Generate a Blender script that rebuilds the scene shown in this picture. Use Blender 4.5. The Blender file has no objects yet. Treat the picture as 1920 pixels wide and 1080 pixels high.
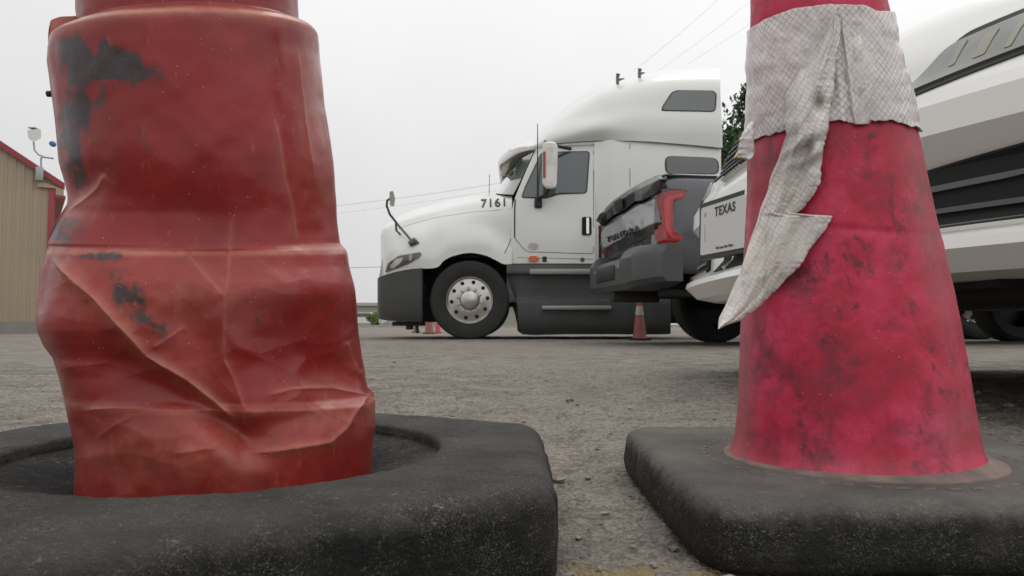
import bpy, bmesh, math, random
import numpy as np
from mathutils import Vector, Matrix
from mathutils.bvhtree import BVHTree
random.seed(7); rng = np.random.RandomState(7)
PI = math.pi; R = math.radians
S = bpy.context.scene; C = S.collection
# ------------------------------------------------------------ camera
F, H0, PITCH = 1400.0, 0.19, R(2.78)
cam = bpy.data.objects.new('camera', bpy.data.cameras.new('camera')); C.objects.link(cam)
cam.location = (0, 0, H0); cam.rotation_euler = (PI/2 + PITCH, 0, 0)
cam.data.sensor_width = 36; cam.data.lens = 36*F/1920; cam.data.clip_start = .02; cam.data.clip_end = 3000
cam.data.dof.use_dof = True; cam.data.dof.focus_distance = 1.0; cam.data.dof.aperture_fstop = 22
S.camera = cam
# ------------------------------------------------------------ overcast sky, soft sun
SUN_EL, SUN_AZ = R(58), R(35)                        # azimuth measured from +Y towards +X
W = bpy.data.worlds.new('World'); S.world = W; W.use_nodes = True
nt = W.node_tree; N = nt.nodes; L = nt.links; bg = N['Background']
sky = N.new('ShaderNodeTexSky'); sky.sky_type = 'NISHITA'; sky.sun_disc = False
sky.sun_elevation = SUN_EL; sky.sun_rotation = SUN_AZ
tc = N.new('ShaderNodeTexCoord'); sp = N.new('ShaderNodeSeparateXYZ'); L.new(tc.outputs['Generated'], sp.inputs[0])
mr = N.new('ShaderNodeMapRange'); mr.inputs['From Min'].default_value = 0; mr.inputs['From Max'].default_value = .9
mr.inputs['To Min'].default_value = .70; mr.inputs['To Max'].default_value = 1.28; L.new(sp.outputs['Z'], mr.inputs['Value'])
mx = N.new('ShaderNodeMath'); mx.operation = 'MULTIPLY_ADD'; mx.inputs[1].default_value = .14; L.new(sp.outputs['X'], mx.inputs[0]); L.new(mr.outputs[0], mx.inputs[2])
cn = N.new('ShaderNodeTexNoise'); cn.inputs['Scale'].default_value = 2.2; cn.inputs['Detail'].default_value = 5; L.new(tc.outputs['Generated'], cn.inputs['Vector'])
cm = N.new('ShaderNodeMapRange'); cm.inputs['From Min'].default_value = .3; cm.inputs['From Max'].default_value = .7
cm.inputs['To Min'].default_value = .95; cm.inputs['To Max'].default_value = 1.04; L.new(cn.outputs['Fac'], cm.inputs['Value'])
mu = N.new('ShaderNodeMath'); mu.operation = 'MULTIPLY'; L.new(mx.outputs[0], mu.inputs[0]); L.new(cm.outputs[0], mu.inputs[1])
ts = N.new('ShaderNodeVectorMath'); ts.operation = 'SCALE'; ts.inputs['Scale'].default_value = .1; L.new(sky.outputs[0], ts.inputs[0])
mc = N.new('ShaderNodeMix'); mc.data_type = 'RGBA'; mc.inputs['Factor'].default_value = .985
L.new(ts.outputs[0], mc.inputs[6]); L.new(mu.outputs[0], mc.inputs[7]); L.new(mc.outputs[2], bg.inputs['Color']); bg.inputs['Strength'].default_value = 1.0
sun = bpy.data.objects.new('sun', bpy.data.lights.new('sun', 'SUN')); C.objects.link(sun)
sun.data.energy = .6; sun.data.angle = R(25); sun.data.color = (1, .97, .92)
sd = Vector((math.sin(SUN_AZ)*math.cos(SUN_EL), math.cos(SUN_AZ)*math.cos(SUN_EL), math.sin(SUN_EL)))
sun.rotation_euler = sd.to_track_quat('Z', 'Y').to_euler(); sun.location = (5, 8, 30)
S.view_settings.view_transform = 'Standard'; S.view_settings.look = 'None'; S.view_settings.gamma = 1
S.view_settings.exposure = 0
S.render.engine = 'CYCLES'

# ------------------------------------------------------------ helpers
cp, sn = math.cos(PITCH), math.sin(PITCH)
def P(u, v, Y):                                      # pixel of the 1920x1080 photograph at world depth Y
    dx, dy, dz = (u-960), F*cp-(540-v)*sn, F*sn+(540-v)*cp
    k = Y/dy
    return Vector((dx*k, Y, H0+dz*k))
def proj(x, y, z):
    z = z-H0; d = y*cp+z*sn; h = -y*sn+z*cp
    return 960+F*x/d, 540-F*h/d
def h2(ix, iy, s):
    n = (ix*374761393 + iy*668265263 + s*1274126177) & 0xffffffff
    n = ((n ^ (n >> 13))*1274126177) & 0xffffffff
    return ((n ^ (n >> 16)) & 0xffff)/65535.0
def vnoise(x, y, s=0):
    x = np.asarray(x, float); y = np.asarray(y, float)
    ix = np.floor(x).astype(np.int64); iy = np.floor(y).astype(np.int64); fx = x-ix; fy = y-iy
    fx = fx*fx*(3-2*fx); fy = fy*fy*(3-2*fy)
    return ((h2(ix, iy, s)*(1-fx)+h2(ix+1, iy, s)*fx)*(1-fy)+(h2(ix, iy+1, s)*(1-fx)+h2(ix+1, iy+1, s)*fx)*fy)*2-1
def fbm(x, y, o=4, s=0):
    a = 0
    for k in range(o): a = a+vnoise(x*2**k, y*2**k, s+k)*.5**k
    return a
def link(name, me, parent=None):
    o = bpy.data.objects.new(name, me); C.objects.link(o)
    if parent: o.parent = parent
    return o
def mesh(name, vs, fs, mat, parent=None, smooth=True, ang=35, rel=False):
    """rel: the vertices are given in world space, stored relative to the unrotated parent"""
    vs = np.asarray([tuple(v) for v in vs] if not isinstance(vs, np.ndarray) else vs, float)
    if rel and parent:
        q = parent
        while q: vs = vs-np.array(q.location); q = q.parent
    me = bpy.data.meshes.new(name); me.from_pydata(vs.tolist(), [], fs if isinstance(fs, list) else fs.tolist())
    bm = bmesh.new(); bm.from_mesh(me); bmesh.ops.recalc_face_normals(bm, faces=bm.faces); bm.to_mesh(me); bm.free()
    if mat: me.materials.append(mat)
    if smooth:
        me.polygons.foreach_set('use_smooth', [True]*len(me.polygons)); me.set_sharp_from_angle(angle=R(ang))
    return link(name, me, parent)
def thing(name, label, cat, loc=(0, 0, 0), rz=0, group=None):
    o = bpy.data.objects.new(name, None); C.objects.link(o); o.location = loc; o.rotation_euler = (0, 0, rz)
    o.empty_display_size = .2
    return tag(o, label, cat, group)
def tag(o, label, cat, group=None):
    o['label'] = label; o['category'] = cat
    if group: o['group'] = group
    return o
class MB:
    def __init__(s): s.v = []; s.f = []
    def add(s, vs, fs):
        n = len(s.v); s.v += [tuple(v) for v in vs]; s.f += [[i+n for i in f] for f in fs]; return s
    def box(s, a, b, bev=0):
        x0, y0, z0 = [min(p, q) for p, q in zip(a, b)]; x1, y1, z1 = [max(p, q) for p, q in zip(a, b)]
        if bev <= 0:
            return s.add([(x0,y0,z0),(x1,y0,z0),(x1,y1,z0),(x0,y1,z0),(x0,y0,z1),(x1,y0,z1),(x1,y1,z1),(x0,y1,z1)],
                         [(0,3,2,1),(4,5,6,7),(0,1,5,4),(1,2,6,5),(2,3,7,6),(3,0,4,7)])
        bm = bmesh.new(); bmesh.ops.create_cube(bm, size=1)
        for v in bm.verts: v.co = ((x0+x1)/2+v.co.x*(x1-x0), (y0+y1)/2+v.co.y*(y1-y0), (z0+z1)/2+v.co.z*(z1-z0))
        bmesh.ops.bevel(bm, geom=bm.edges[:], offset=bev, segments=2, profile=.5, affect='EDGES')
        bm.verts.index_update(); s.add([v.co[:] for v in bm.verts], [[v.index for v in f.verts] for f in bm.faces]); bm.free(); return s
    def tube(s, pts, r, n=8, cap=True):
        pts = [Vector(p) for p in pts]; rr = r if isinstance(r, (list, tuple)) else [r]*len(pts); vs = []; fs = []
        up = Vector((.123, .97, .31))
        for i, p in enumerate(pts):
            t = (pts[min(i+1, len(pts)-1)]-pts[max(i-1, 0)]).normalized(); a = t.cross(up)
            if a.length < .1: a = t.cross(Vector((1, 0, 0)))
            a.normalize(); b = t.cross(a)
            for k in range(n): vs.append(p+(a*math.cos(2*PI*k/n)+b*math.sin(2*PI*k/n))*rr[i])
        for i in range(len(pts)-1):
            for k in range(n): fs.append((i*n+k, i*n+(k+1) % n, (i+1)*n+(k+1) % n, (i+1)*n+k))
        if cap: fs += [list(range(n))[::-1], [(len(pts)-1)*n+k for k in range(n)]]
        return s.add(vs, fs)
    def prism(s, poly, fn, d0, d1):                   # poly 2D, fn(a,b,depth)->3D
        n = len(poly); vs = [fn(a, b, d0) for a, b in poly]+[fn(a, b, d1) for a, b in poly]
        return s.add(vs, [list(range(n))[::-1], [n+i for i in range(n)]]+[(i, (i+1) % n, n+(i+1) % n, n+i) for i in range(n)])
    def lathe(s, prof, fn, n=48, close=False):        # prof (r, h); fn(x, y, h)->3D
        m = len(prof); vs = [fn(r*math.cos(2*PI*k/n), r*math.sin(2*PI*k/n), h) for k in range(n) for r, h in prof]
        fs = [(k*m+j, k*m+j+1, ((k+1) % n)*m+j+1, ((k+1) % n)*m+j) for k in range(n) for j in range(m-1)]
        return s.add(vs, fs)
    def build(s, name, mat, parent=None, rel=False, smooth=True, ang=35):
        if name in KEEP: return mesh(name, s.v, s.f, mat, parent, smooth, ang, rel)
        up = list(range(len(s.v)))                     # separate pieces become separate parts
        def find(i):
            while up[i] != i: up[i] = up[up[i]]; i = up[i]
            return i
        for f in s.f:
            for i in f[1:]: up[find(i)] = find(f[0])
        comp = {}
        for f in s.f: comp.setdefault(find(f[0]), []).append(f)
        if len(comp) == 1 or len(comp) > 24: return mesh(name, s.v, s.f, mat, parent, smooth, ang, rel)
        o = None
        for fs in comp.values():
            ids = sorted({i for f in fs for i in f}); mp = {i: k for k, i in enumerate(ids)}
            q = mesh(name, [s.v[i] for i in ids], [[mp[i] for i in f] for f in fs], mat, parent, smooth, ang, rel); o = o or q
        return o
KEEP = {'tyre', 'base', 'rim', 'red_lens', 'light_bar', 'tail_light', 'grille', 'wheel_arch', 'wheel_arch_liner', 'hood', 'cab', 'sleeper', 'roof_fairing', 'sun_visor', 'windscreen', 'stem', 'trunk', 'hood_mirror_stalk', 'air_horn', 'bracket'}
def grid_faces(a, b, wrap=False):
    i = np.arange(a-1)[:, None]; j = np.arange(b if wrap else b-1)[None, :]; j2 = (j+1) % b
    return np.stack([i*b+j, i*b+j2, (i+1)*b+j2, (i+1)*b+j], -1).reshape(-1, 4)
def catmull(A, f):                                     # upsample along axis 0
    A = np.asarray(A, float); n = len(A); E = np.concatenate([[2*A[0]-A[1]], A, [2*A[-1]-A[-2]]]); out = []
    for i in range(n-1):
        for k in range(f):
            t = k/f; p0, p1, p2, p3 = E[i:i+4]
            out.append(.5*(2*p1+(p2-p0)*t+(2*p0-5*p1+4*p2-p3)*t*t+(3*p1-p0-3*p2+p3)*t**3))
    out.append(A[-1]); return np.array(out)
def rounded(poly, r, n=4):
    out = []; m = len(poly)
    for i in range(m):
        p = Vector(poly[i]); a = Vector(poly[i-1])-p; b = Vector(poly[(i+1) % m])-p
        d = min(r, a.length*.45, b.length*.45); A = p+a.normalized()*d; B = p+b.normalized()*d
        for k in range(n+1):
            t = k/n; out.append(tuple((1-t)**2*A+2*t*(1-t)*p+t*t*B))
    return out
def interp(x, tab, col): return np.interp(x, [t[0] for t in tab], [t[col] for t in tab])

# ------------------------------------------------------------ materials
def mat(name, col, rough=.5, metal=0, spec=.5, bump=0, bscale=40, var=0, vscale=6, coat=0, detail=6, col2=None, bdist=.002):
    m = bpy.data.materials.new(name); m.use_nodes = True; n = m.node_tree.nodes; l = m.node_tree.links; b = n['Principled BSDF']
    b.inputs['Base Color'].default_value = (*col, 1); b.inputs['Roughness'].default_value = rough; b.inputs['Metallic'].default_value = metal
    b.inputs['Specular IOR Level'].default_value = spec; b.inputs['Coat Weight'].default_value = coat; b.inputs['Coat Roughness'].default_value = .08
    t = n.new('ShaderNodeTexCoord')
    if var or col2:
        a = n.new('ShaderNodeTexNoise'); a.inputs['Scale'].default_value = vscale; a.inputs['Detail'].default_value = detail; l.new(t.outputs['Object'], a.inputs['Vector'])
        rmp = n.new('ShaderNodeValToRGB'); rmp.color_ramp.elements[0].position = .32; rmp.color_ramp.elements[1].position = .68
        c2 = col2 or tuple(c*(1-var) for c in col); rmp.color_ramp.elements[0].color = (*c2, 1); rmp.color_ramp.elements[1].color = (*col, 1)
        l.new(a.outputs['Fac'], rmp.inputs['Fac']); l.new(rmp.outputs[0], b.inputs['Base Color'])
    if bump:
        a = n.new('ShaderNodeTexNoise'); a.inputs['Scale'].default_value = bscale; a.inputs['Detail'].default_value = 8; l.new(t.outputs['Object'], a.inputs['Vector'])
        k = n.new('ShaderNodeBump'); k.inputs['Strength'].default_value = bump; k.inputs['Distance'].default_value = bdist
        l.new(a.outputs['Fac'], k.inputs['Height']); l.new(k.outputs[0], b.inputs['Normal'])
    return m
class NT:                                             # tiny node-building helper
    def __init__(s, m): s.m = m; s.n = m.node_tree.nodes; s.l = m.node_tree.links; s.b = s.n['Principled BSDF']
    def put(s, inp, v):
        if hasattr(v, 'links'): s.l.new(v, inp)
        elif isinstance(v, tuple) and len(v) == 3 and inp.type == 'RGBA': inp.default_value = (*v, 1)
        else: inp.default_value = v
    def noise(s, vec, sc, det=6, rough=.55, dist=0, out='Fac'):
        a = s.n.new('ShaderNodeTexNoise'); a.inputs['Scale'].default_value = sc; a.inputs['Detail'].default_value = det
        a.inputs['Roughness'].default_value = rough; a.inputs['Distortion'].default_value = dist; s.l.new(vec, a.inputs['Vector']); return a.outputs[out]
    def voro(s, vec, sc, out='Distance', feat='F1'):
        a = s.n.new('ShaderNodeTexVoronoi'); a.feature = feat; a.inputs['Scale'].default_value = sc; s.l.new(vec, a.inputs['Vector']); return a.outputs[out]
    def mr(s, v, a, b, c=0., d=1., sm=True):
        k = s.n.new('ShaderNodeMapRange'); k.interpolation_type = 'SMOOTHSTEP' if sm else 'LINEAR'; s.l.new(v, k.inputs['Value'])
        for nm, x in zip(('From Min', 'From Max', 'To Min', 'To Max'), (a, b, c, d)): k.inputs[nm].default_value = x
        return k.outputs[0]
    def math(s, op, a, b=0., c=0.):
        k = s.n.new('ShaderNodeMath'); k.operation = op
        for i, x in enumerate((a, b, c)): s.put(k.inputs[i], x)
        return k.outputs[0]
    def mix(s, f, a, b):
        k = s.n.new('ShaderNodeMix'); k.data_type = 'RGBA'; s.put(k.inputs['Factor'], f); s.put(k.inputs[6], a); s.put(k.inputs[7], b); return k.outputs[2]
    def attr(s, nm):
        k = s.n.new('ShaderNodeAttribute'); k.attribute_name = nm; return k.outputs['Fac']
    def map(s, vec, scale):
        k = s.n.new('ShaderNodeMapping'); k.inputs['Scale'].default_value = scale; s.l.new(vec, k.inputs['Vector']); return k.outputs[0]
    def tc(s, o='Object'):
        k = s.n.new('ShaderNodeTexCoord'); return k.outputs[o]
    def bump(s, h, st, dist=.002, nrm=None):
        k = s.n.new('ShaderNodeBump'); k.inputs['Strength'].default_value = st; k.inputs['Distance'].default_value = dist; s.l.new(h, k.inputs['Height'])
        if nrm: s.l.new(nrm, k.inputs['Normal'])
        return k.outputs[0]
white = mat('white_paint', (.73, .74, .71), .3, var=.06, vscale=1.5, coat=.3)
white_car = mat('white_car_paint', (.78, .78, .75), .22, var=.03, vscale=3, coat=.5)
black = mat('black_plastic', (.022, .023, .023), .5, var=.3, vscale=5, bump=.2, bscale=300, bdist=.0005)
void = mat('dark_cavity', (.008, .008, .008), .9)
skirtm = mat('grey_plastic', (.068, .072, .074), .42, var=.3, vscale=3)
bumperm = mat('bumper_plastic', (.05, .05, .049), .5, var=.25, vscale=4, bump=.15, bscale=200, bdist=.0005)
chrome = mat('chrome', (.75, .74, .72), .12, 1, var=.1)
alu = mat('wheel_aluminium', (.62, .6, .57), .3, 1, var=.25, vscale=9)
tyre = mat('tyre_rubber', (.022, .022, .021), .75, var=.4, vscale=8, bump=.3, bscale=120)
glass_d = mat('dark_glass', (.035, .043, .045), .05, spec=.9, coat=1)
glass_side = mat('side_glass', (.07, .085, .088), .06, spec=.8, coat=.5)
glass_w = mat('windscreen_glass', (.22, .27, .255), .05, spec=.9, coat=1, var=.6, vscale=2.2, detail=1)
seam = mat('panel_gap', (.05, .05, .05), .8)
orange = mat('amber_lens', (.65, .13, .02), .25, coat=1)
red_l = mat('red_lens', (.36, .003, .012), .12, coat=1, var=.4, vscale=20)
red_paint = mat('red_trim', (.30, .03, .04), .45)
grey_pu = mat('grey_car_paint', (.085, .087, .095), .28, metal=.35, coat=.6, var=.12, vscale=4)
grey_dk = mat('dark_grey_paint', (.06, .061, .065), .35, coat=.4, var=.4, vscale=5)
plate_w = mat('plate_white', (.62, .62, .62), .4, var=.05)
ink = mat('black_ink', (.02, .02, .02), .5)
gold = mat('gold_trim', (.55, .33, .08), .3, .6, var=.5, vscale=40)
wire_m = mat('wire', (.20, .20, .20), .6)
galv = mat('galvanised_steel', (.35, .36, .36), .45, .4)
far_grey = mat('far_wall', (.34, .33, .28), .8, var=.1)
smudge = mat('sticker_grey', (.5, .5, .49), .5, var=.3, vscale=30)
pink_l = mat('marker_lens', (.55, .16, .12), .3, coat=1)
lamp_glass = mat('lamp_glass', (.20, .21, .185), .06, spec=.9, coat=1, var=.35, vscale=12, detail=1)

# ------------------------------------------------------------ ground
def rough_asphalt():
    m = mat('asphalt', (.2, .19, .17), .85); q = NT(m); t = q.tc()
    big = q.noise(t, .5, 5); mid = q.noise(t, 7, 6); fine = q.noise(t, 160, 3, .7)
    wv = q.n.new('ShaderNodeVectorMath'); wv.operation = 'MULTIPLY_ADD'; q.l.new(q.noise(t, 120, 3, out='Color'), wv.inputs[0]); wv.inputs[1].default_value = (.012, .012, .012); q.l.new(t, wv.inputs[2]); vb_ = q.voro(wv.outputs[0], 85); vbc = q.voro(wv.outputs[0], 85, 'Color'); v = q.voro(wv.outputs[0], 210); vc = q.voro(wv.outputs[0], 210, 'Color')
    base = q.mix(q.mr(mid, .35, .66), (.130, .115, .097), (.30, .266, .224))
    base = q.mix(q.math('MULTIPLY', q.mr(big, .38, .62), .8), base, (.262, .236, .202))
    bw = q.n.new('ShaderNodeRGBToBW'); q.l.new(vc, bw.inputs[0])
    base = q.mix(q.math('MULTIPLY', q.mr(bw.outputs[0], .25, .95), .42), base, (.33, .30, .265))
    bw2 = q.n.new('ShaderNodeRGBToBW'); q.l.new(vbc, bw2.inputs[0]); stone = q.math('MULTIPLY', q.mr(bw2.outputs[0], .55, .75), q.mr(vb_, .42, .30))
    base = q.mix(q.math('MULTIPLY', stone, .38), base, (.36, .33, .29)); base = q.mix(q.math('MULTIPLY', q.mr(bw2.outputs[0], .30, .22), .4), base, (.07, .063, .055))
    base = q.mix(q.math('MULTIPLY', q.mr(v, .45, .75), .45), base, (.06, .053, .046))
    base = q.mix(q.math('MULTIPLY', q.mr(q.noise(t, 420, 4, .7), .5, .68), .4), base, (.07, .062, .055)); dk = q.mr(q.noise(t, 26, 6, .65), .54, .66)
    base = q.mix(q.math('MULTIPLY', dk, .5), base, (.06, .055, .048))
    # worn yellow paint: a strip on the ground by the right-hand cone base
    s = q.n.new('ShaderNodeSeparateXYZ'); q.l.new(t, s.inputs[0])
    ax = q.math('MULTIPLY', q.mr(s.outputs[0], .03, .06), q.mr(s.outputs[0], .17, .24, 1, 0))
    ay = q.math('MULTIPLY', q.mr(s.outputs[1], .50, .53), q.mr(s.outputs[1], .575, .62, 1, 0))
    f = q.math('MULTIPLY', q.math('MULTIPLY', ax, ay), q.mr(q.noise(t, 45, 5), .42, .58))
    base = q.mix(q.math('MULTIPLY', f, .55), base, (.33, .23, .07))
    q.put(q.b.inputs['Base Color'], base)
    b1 = q.bump(fine, .5, .002); b2 = q.bump(v, -.9 if 0 else .8, .003, b1); b3 = q.bump(mid, .6, .02, q.bump(stone, .6, .002, b2))
    q.put(q.b.inputs['Normal'], b3); q.b.inputs['Specular IOR Level'].default_value = .25
    return m
def axis(lo, hi, st, lo2, hi2, g=1.16):
    a = list(np.arange(lo, hi, st)); s = st; x = a[-1]
    while x < hi2: s *= g; x += s; a.append(x)
    s = st; x = a[0]; b = []
    while x > lo2: s *= g; x -= s; b.append(x)
    return np.array(b[::-1]+a)
gx = axis(-1.1, 1.5, .0065, -900, 900); gy = axis(.32, 3.2, .0065, -400, 1500)
GX, GY = np.meshgrid(gx, gy, indexing='ij')
rel = np.exp(-np.maximum(0, GY-3)*.4)
def ground_z(x, y):
    a = fbm(x*9, y*9, 3, 3)*.0026 + np.abs(fbm(x*38, y*38, 3, 9))*-.0052 + np.maximum(0, vnoise(x*70, y*70, 21)-.35)*.006
    return a - .001
GZ = ground_z(GX, GY)*np.where(np.hypot(GX, GY) < 12, 1, 0)
ground = mesh('ground', np.stack([GX, GY, GZ], -1).reshape(-1, 3), grid_faces(len(gx), len(gy)), rough_asphalt(), ang=180)
ground['kind'] = 'structure'
# loose grit on the asphalt
gv = MB()
pebs = []
for k in range(2600):
    y = .42*(9.0)**(rng.rand()); x = (rng.rand()*2-1)*.78*y+.12*y
    r = .0009+.0032*rng.rand()**4
    if rng.rand() < .012: r = .006+.004*rng.rand()
    pebs.append((x, y, r))
ico = bmesh.new(); bmesh.ops.create_icosphere(ico, subdivisions=1, radius=1)
iv = np.array([v.co[:] for v in ico.verts]); jf = [[v.index for v in f.verts] for f in ico.faces]; ico.free()
V = []; Fc = []
for x, y, r in pebs:
    n = len(V)*len(iv) if 0 else len(V); d = iv*(1+.35*rng.randn(len(iv), 1)*.6)*np.array([r*(1+rng.rand()), r, r*.7])
    a = rng.rand()*6.28; c, s_ = math.cos(a), math.sin(a); d = np.stack([d[:, 0]*c-d[:, 1]*s_, d[:, 0]*s_+d[:, 1]*c, d[:, 2]], 1)
    z = float(ground_z(np.array(x), np.array(y)))
    V += (d+np.array([x, y, z+r*.3])).tolist(); Fc += [[i+n for i in f] for f in jf]
grit = mesh('gravel', np.array(V), Fc, mat('grit', (.36, .33, .29), .9, col2=(.10, .09, .08), vscale=40, detail=2), smooth=False)
grit['kind'] = 'stuff'; grit['label'] = 'loose grit and small stones scattered over the worn asphalt'; grit['category'] = 'gravel'

# ------------------------------------------------------------ rubber for the cone bases
def rubber(name, top, side, h):
    m = mat(name, side, .85); q = NT(m); t = q.tc()
    s = q.n.new('ShaderNodeSeparateXYZ'); q.l.new(t, s.inputs[0])
    z = q.math('ADD', s.outputs[2], q.math('MULTIPLY', q.math('SUBTRACT', q.noise(t, 60, 5), .5), .03))
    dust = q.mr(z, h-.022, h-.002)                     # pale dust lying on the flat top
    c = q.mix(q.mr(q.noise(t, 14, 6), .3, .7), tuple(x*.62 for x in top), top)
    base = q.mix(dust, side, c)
    n1 = q.noise(t, 330, 4, .7); n2 = q.noise(q.map(t, (1, 1, 1.8)), 190, 4, .7)
    pat_ = q.mr(q.noise(t, 22, 6, .7), .36, .62, .15, 1.25)
    sp_ = q.math('MULTIPLY', q.mr(n1, .60, .70), q.mr(q.noise(t, 45, 3), .4, .6))
    base = q.mix(q.math('MULTIPLY', sp_, .6), base, (.22, .205, .18))
    base = q.mix(q.math('MULTIPLY', q.math('MULTIPLY', q.mr(q.noise(t, 800, 3, .7), .52, .66), pat_), .42), base, (.24, .225, .20))
    base = q.mix(q.math('MULTIPLY', q.math('MULTIPLY', q.mr(n2, .60, .67), pat_), .55), base, (.25, .235, .205))
    base = q.mix(q.math('MULTIPLY', q.math('MULTIPLY', q.mr(q.voro(t, 300), .17, .09), pat_), .5), base, (.36, .34, .30))
    base = q.mix(q.math('MULTIPLY', q.mr(q.noise(q.map(t, (1, 3, 1)), 60, 4, .8, 1.5), .66, .70), .30), base, (.26, .25, .22))
    base = q.mix(q.math('MULTIPLY', q.mr(q.noise(t, 8, 5), .5, .7), .35), base, (.10, .095, .085))
    if h < .06: base = q.mix(q.math('MULTIPLY', q.mr(s.outputs[2], h+.0005, h+.0009), .6), base, (.22, .195, .17))
    q.put(q.b.inputs['Base Color'], base)
    b1 = q.bump(q.noise(t, 420, 6, .7), .7, .0016); b2 = q.bump(q.noise(t, 95, 6, .65), .8, .007, b1); q.put(q.b.inputs['Normal'], b2)
    q.b.inputs['Specular IOR Level'].default_value = .2
    return m
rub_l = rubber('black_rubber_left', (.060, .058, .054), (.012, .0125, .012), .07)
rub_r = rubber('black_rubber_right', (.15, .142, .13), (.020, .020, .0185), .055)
def poly_radius(th, sides, inr, phase, pw):
    """smooth polygon radius; inr = inradius"""
    acc = 0
    for k in range(sides):
        a = phase+2*PI*k/sides; acc = acc+np.maximum(0, np.cos(th-a)/inr)**pw
    return acc**(-1/pw)

# ------------------------------------------------------------ cone 1: the crushed channelizer (left)
CX, CY = -.275, .735
c1 = thing('traffic_cone', 'crushed dull red cone with grey dust creases in a six-sided black rubber base', 'traffic cone', (CX, CY, 0))
n_th = 420; th = np.linspace(-PI, PI, n_th, endpoint=False)
ro = poly_radius(th, 6, .311, 0, 26)
prof = []                                             # (fraction of outer or absolute r, z)
def ring(r, z): return np.stack([r*np.cos(th), r*np.sin(th), np.full_like(th, z) if np.isscalar(z) else z], 1)
rings = [ring(.080+0*th, .02), ring(.120+0*th, .036), ring(.140+0*th, .043), ring(.160+0*th, .049), ring(.185+0*th, .055), ring(.2015+0*th, .058), ring(.2030+0*th, .0585), ring(.2040+0*th, .067), ring(.2065+0*th, .0695), ring(.215+0*th, .070)]
for f in (.2, .4, .6, .75, .85): rings.append(ring(.215+(ro-.021-.215)*f, .0703))
for a in np.linspace(0, PI/2, 9): rings.append(ring(ro-.021+.021*np.sin(a), .0493+.021*np.cos(a)))
rings += [ring(ro+.001, .02), ring(ro, 0.002), ring(ro-.004, -.004)]
V = np.concatenate(rings)
nz = fbm(V[:, 0]*60+V[:, 2]*40, V[:, 1]*60+V[:, 2]*77, 3, 5); out = V/np.maximum(1e-6, np.linalg.norm(V*[1, 1, 0], axis=1))[:, None]*[1, 1, 0]
sidey = np.clip((.068-V[:, 2])/.02, 0, 1)*(np.hypot(V[:, 0], V[:, 1]) > .25)
V = V+out*(nz*.0016*sidey)[:, None]+np.array([0, 0, 1])*(nz*.0007)[:, None]
mesh('base', V, grid_faces(len(rings), n_th, True), rub_l, c1, ang=60)

SIL = [(-120, 138, 536), (0, 122, 553), (40, 124, 558)]
SL = [(0, 122, 553), (52, 128, 556), (57, 92, 584), (66, 74, 592), (85, 70, 595), (110, 69, 597), (200, 83, 608), (300, 97, 624), (370, 112, 632), (395, 112, 634), (430, 92, 638), (455, 80, 642),
      (461, 83, 646), (466, 80, 652), (475, 77, 655), (500, 69, 657), (560, 66, 668), (620, 73, 678), (645, 86, 683), (670, 106, 688), (700, 119, 695), (733, 124, 700),
      (738, 125, 705), (745, 126, 711), (800, 135, 709), (850, 145, 703), (912, 147, 700), (990, 150, 700)]
SL = [(-260, 150, 522), (-120, 137, 536)]+SL
def pl_dist(u, v, pts):
    """distance, signed side and arc fraction to a polyline"""
    best = np.full(u.shape, 1e9); sg = np.zeros(u.shape); tt = np.zeros(u.shape); n = len(pts)-1
    for i in range(n):
        ax, ay = pts[i]; bx, by = pts[i+1]; dx, dy = bx-ax, by-ay; l2 = dx*dx+dy*dy
        t = np.clip(((u-ax)*dx+(v-ay)*dy)/l2, 0, 1); d = np.hypot(u-ax-t*dx, v-ay-t*dy)
        c = dx*(v-ay)-dy*(u-ax); m = d < best
        best = np.where(m, d, best); sg = np.where(m, np.sign(c), sg); tt = np.where(m, (i+t)/n, tt)
    return best, sg, tt
def dent(u, v, cu, cv, ru, rv, rot=0, pw=1.0):
    c, s_ = math.cos(R(rot)), math.sin(R(rot)); a = ((u-cu)*c+(v-cv)*s_)/ru; b = (-(u-cu)*s_+(v-cv)*c)/rv
    return np.exp(-(a*a+b*b)**pw)
def crease(u, v, pts, w, taper=True):
    d, sg, t = pl_dist(u, v, pts); k = .62*np.exp(-d/w)+.38*np.exp(-d/(w*.3))
    if taper: k = k*np.clip(np.minimum(t, 1-t)*8+.15, 0, 1)
    return k
RIDGES = [([(84, 478), (140, 520), (190, 565), (240, 622), (278, 668), (350, 712), (410, 762), (452, 800)], 22, 13),
          ([(462, 818), (460, 770), (440, 715), (420, 675), (420, 560), (434, 480), (445, 400)], 9, 3.2),
          ([(466, 850), (520, 845), (617, 829), (650, 800), (672, 772), (700, 740)], 20, 8),
          ([(150, 770), (210, 765), (330, 770), (420, 775), (460, 790)], 12, 2.5),
          ([(285, 655), (320, 630), (345, 612)], 9, 3),
          ([(180, 822), (245, 780)], 6, 1.6),
          ([(100, 440), (130, 385), (170, 348), (190, 325)], 14, 5),
          ([(340, 468), (380, 510), (420, 560)], 20, 4),
          ([(510, 200), (540, 340), (560, 400), (570, 460)], 9, 2.2), ([(560, 90), (575, 220), (590, 330)], 12, 2.5),
          ([(120, 480), (150, 530), (165, 570)], 8, 2.5), ([(500, 742), (560, 730), (640, 728), (705, 742)], 10, 3),
          ([(330, 850), (400, 838), (455, 812)], 10, 2.6), ([(660, 640), (690, 700)], 10, 3)]
ROWS = 620
vv = np.concatenate([np.linspace(-260, 40, 50), np.linspace(40, 80, 40)[1:], np.linspace(80, 450, 170)[1:], np.linspace(450, 480, 34)[1:], np.linspace(480, 730, 170)[1:], np.linspace(730, 750, 24)[1:], np.linspace(750, 990, 110)[1:]])
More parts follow.
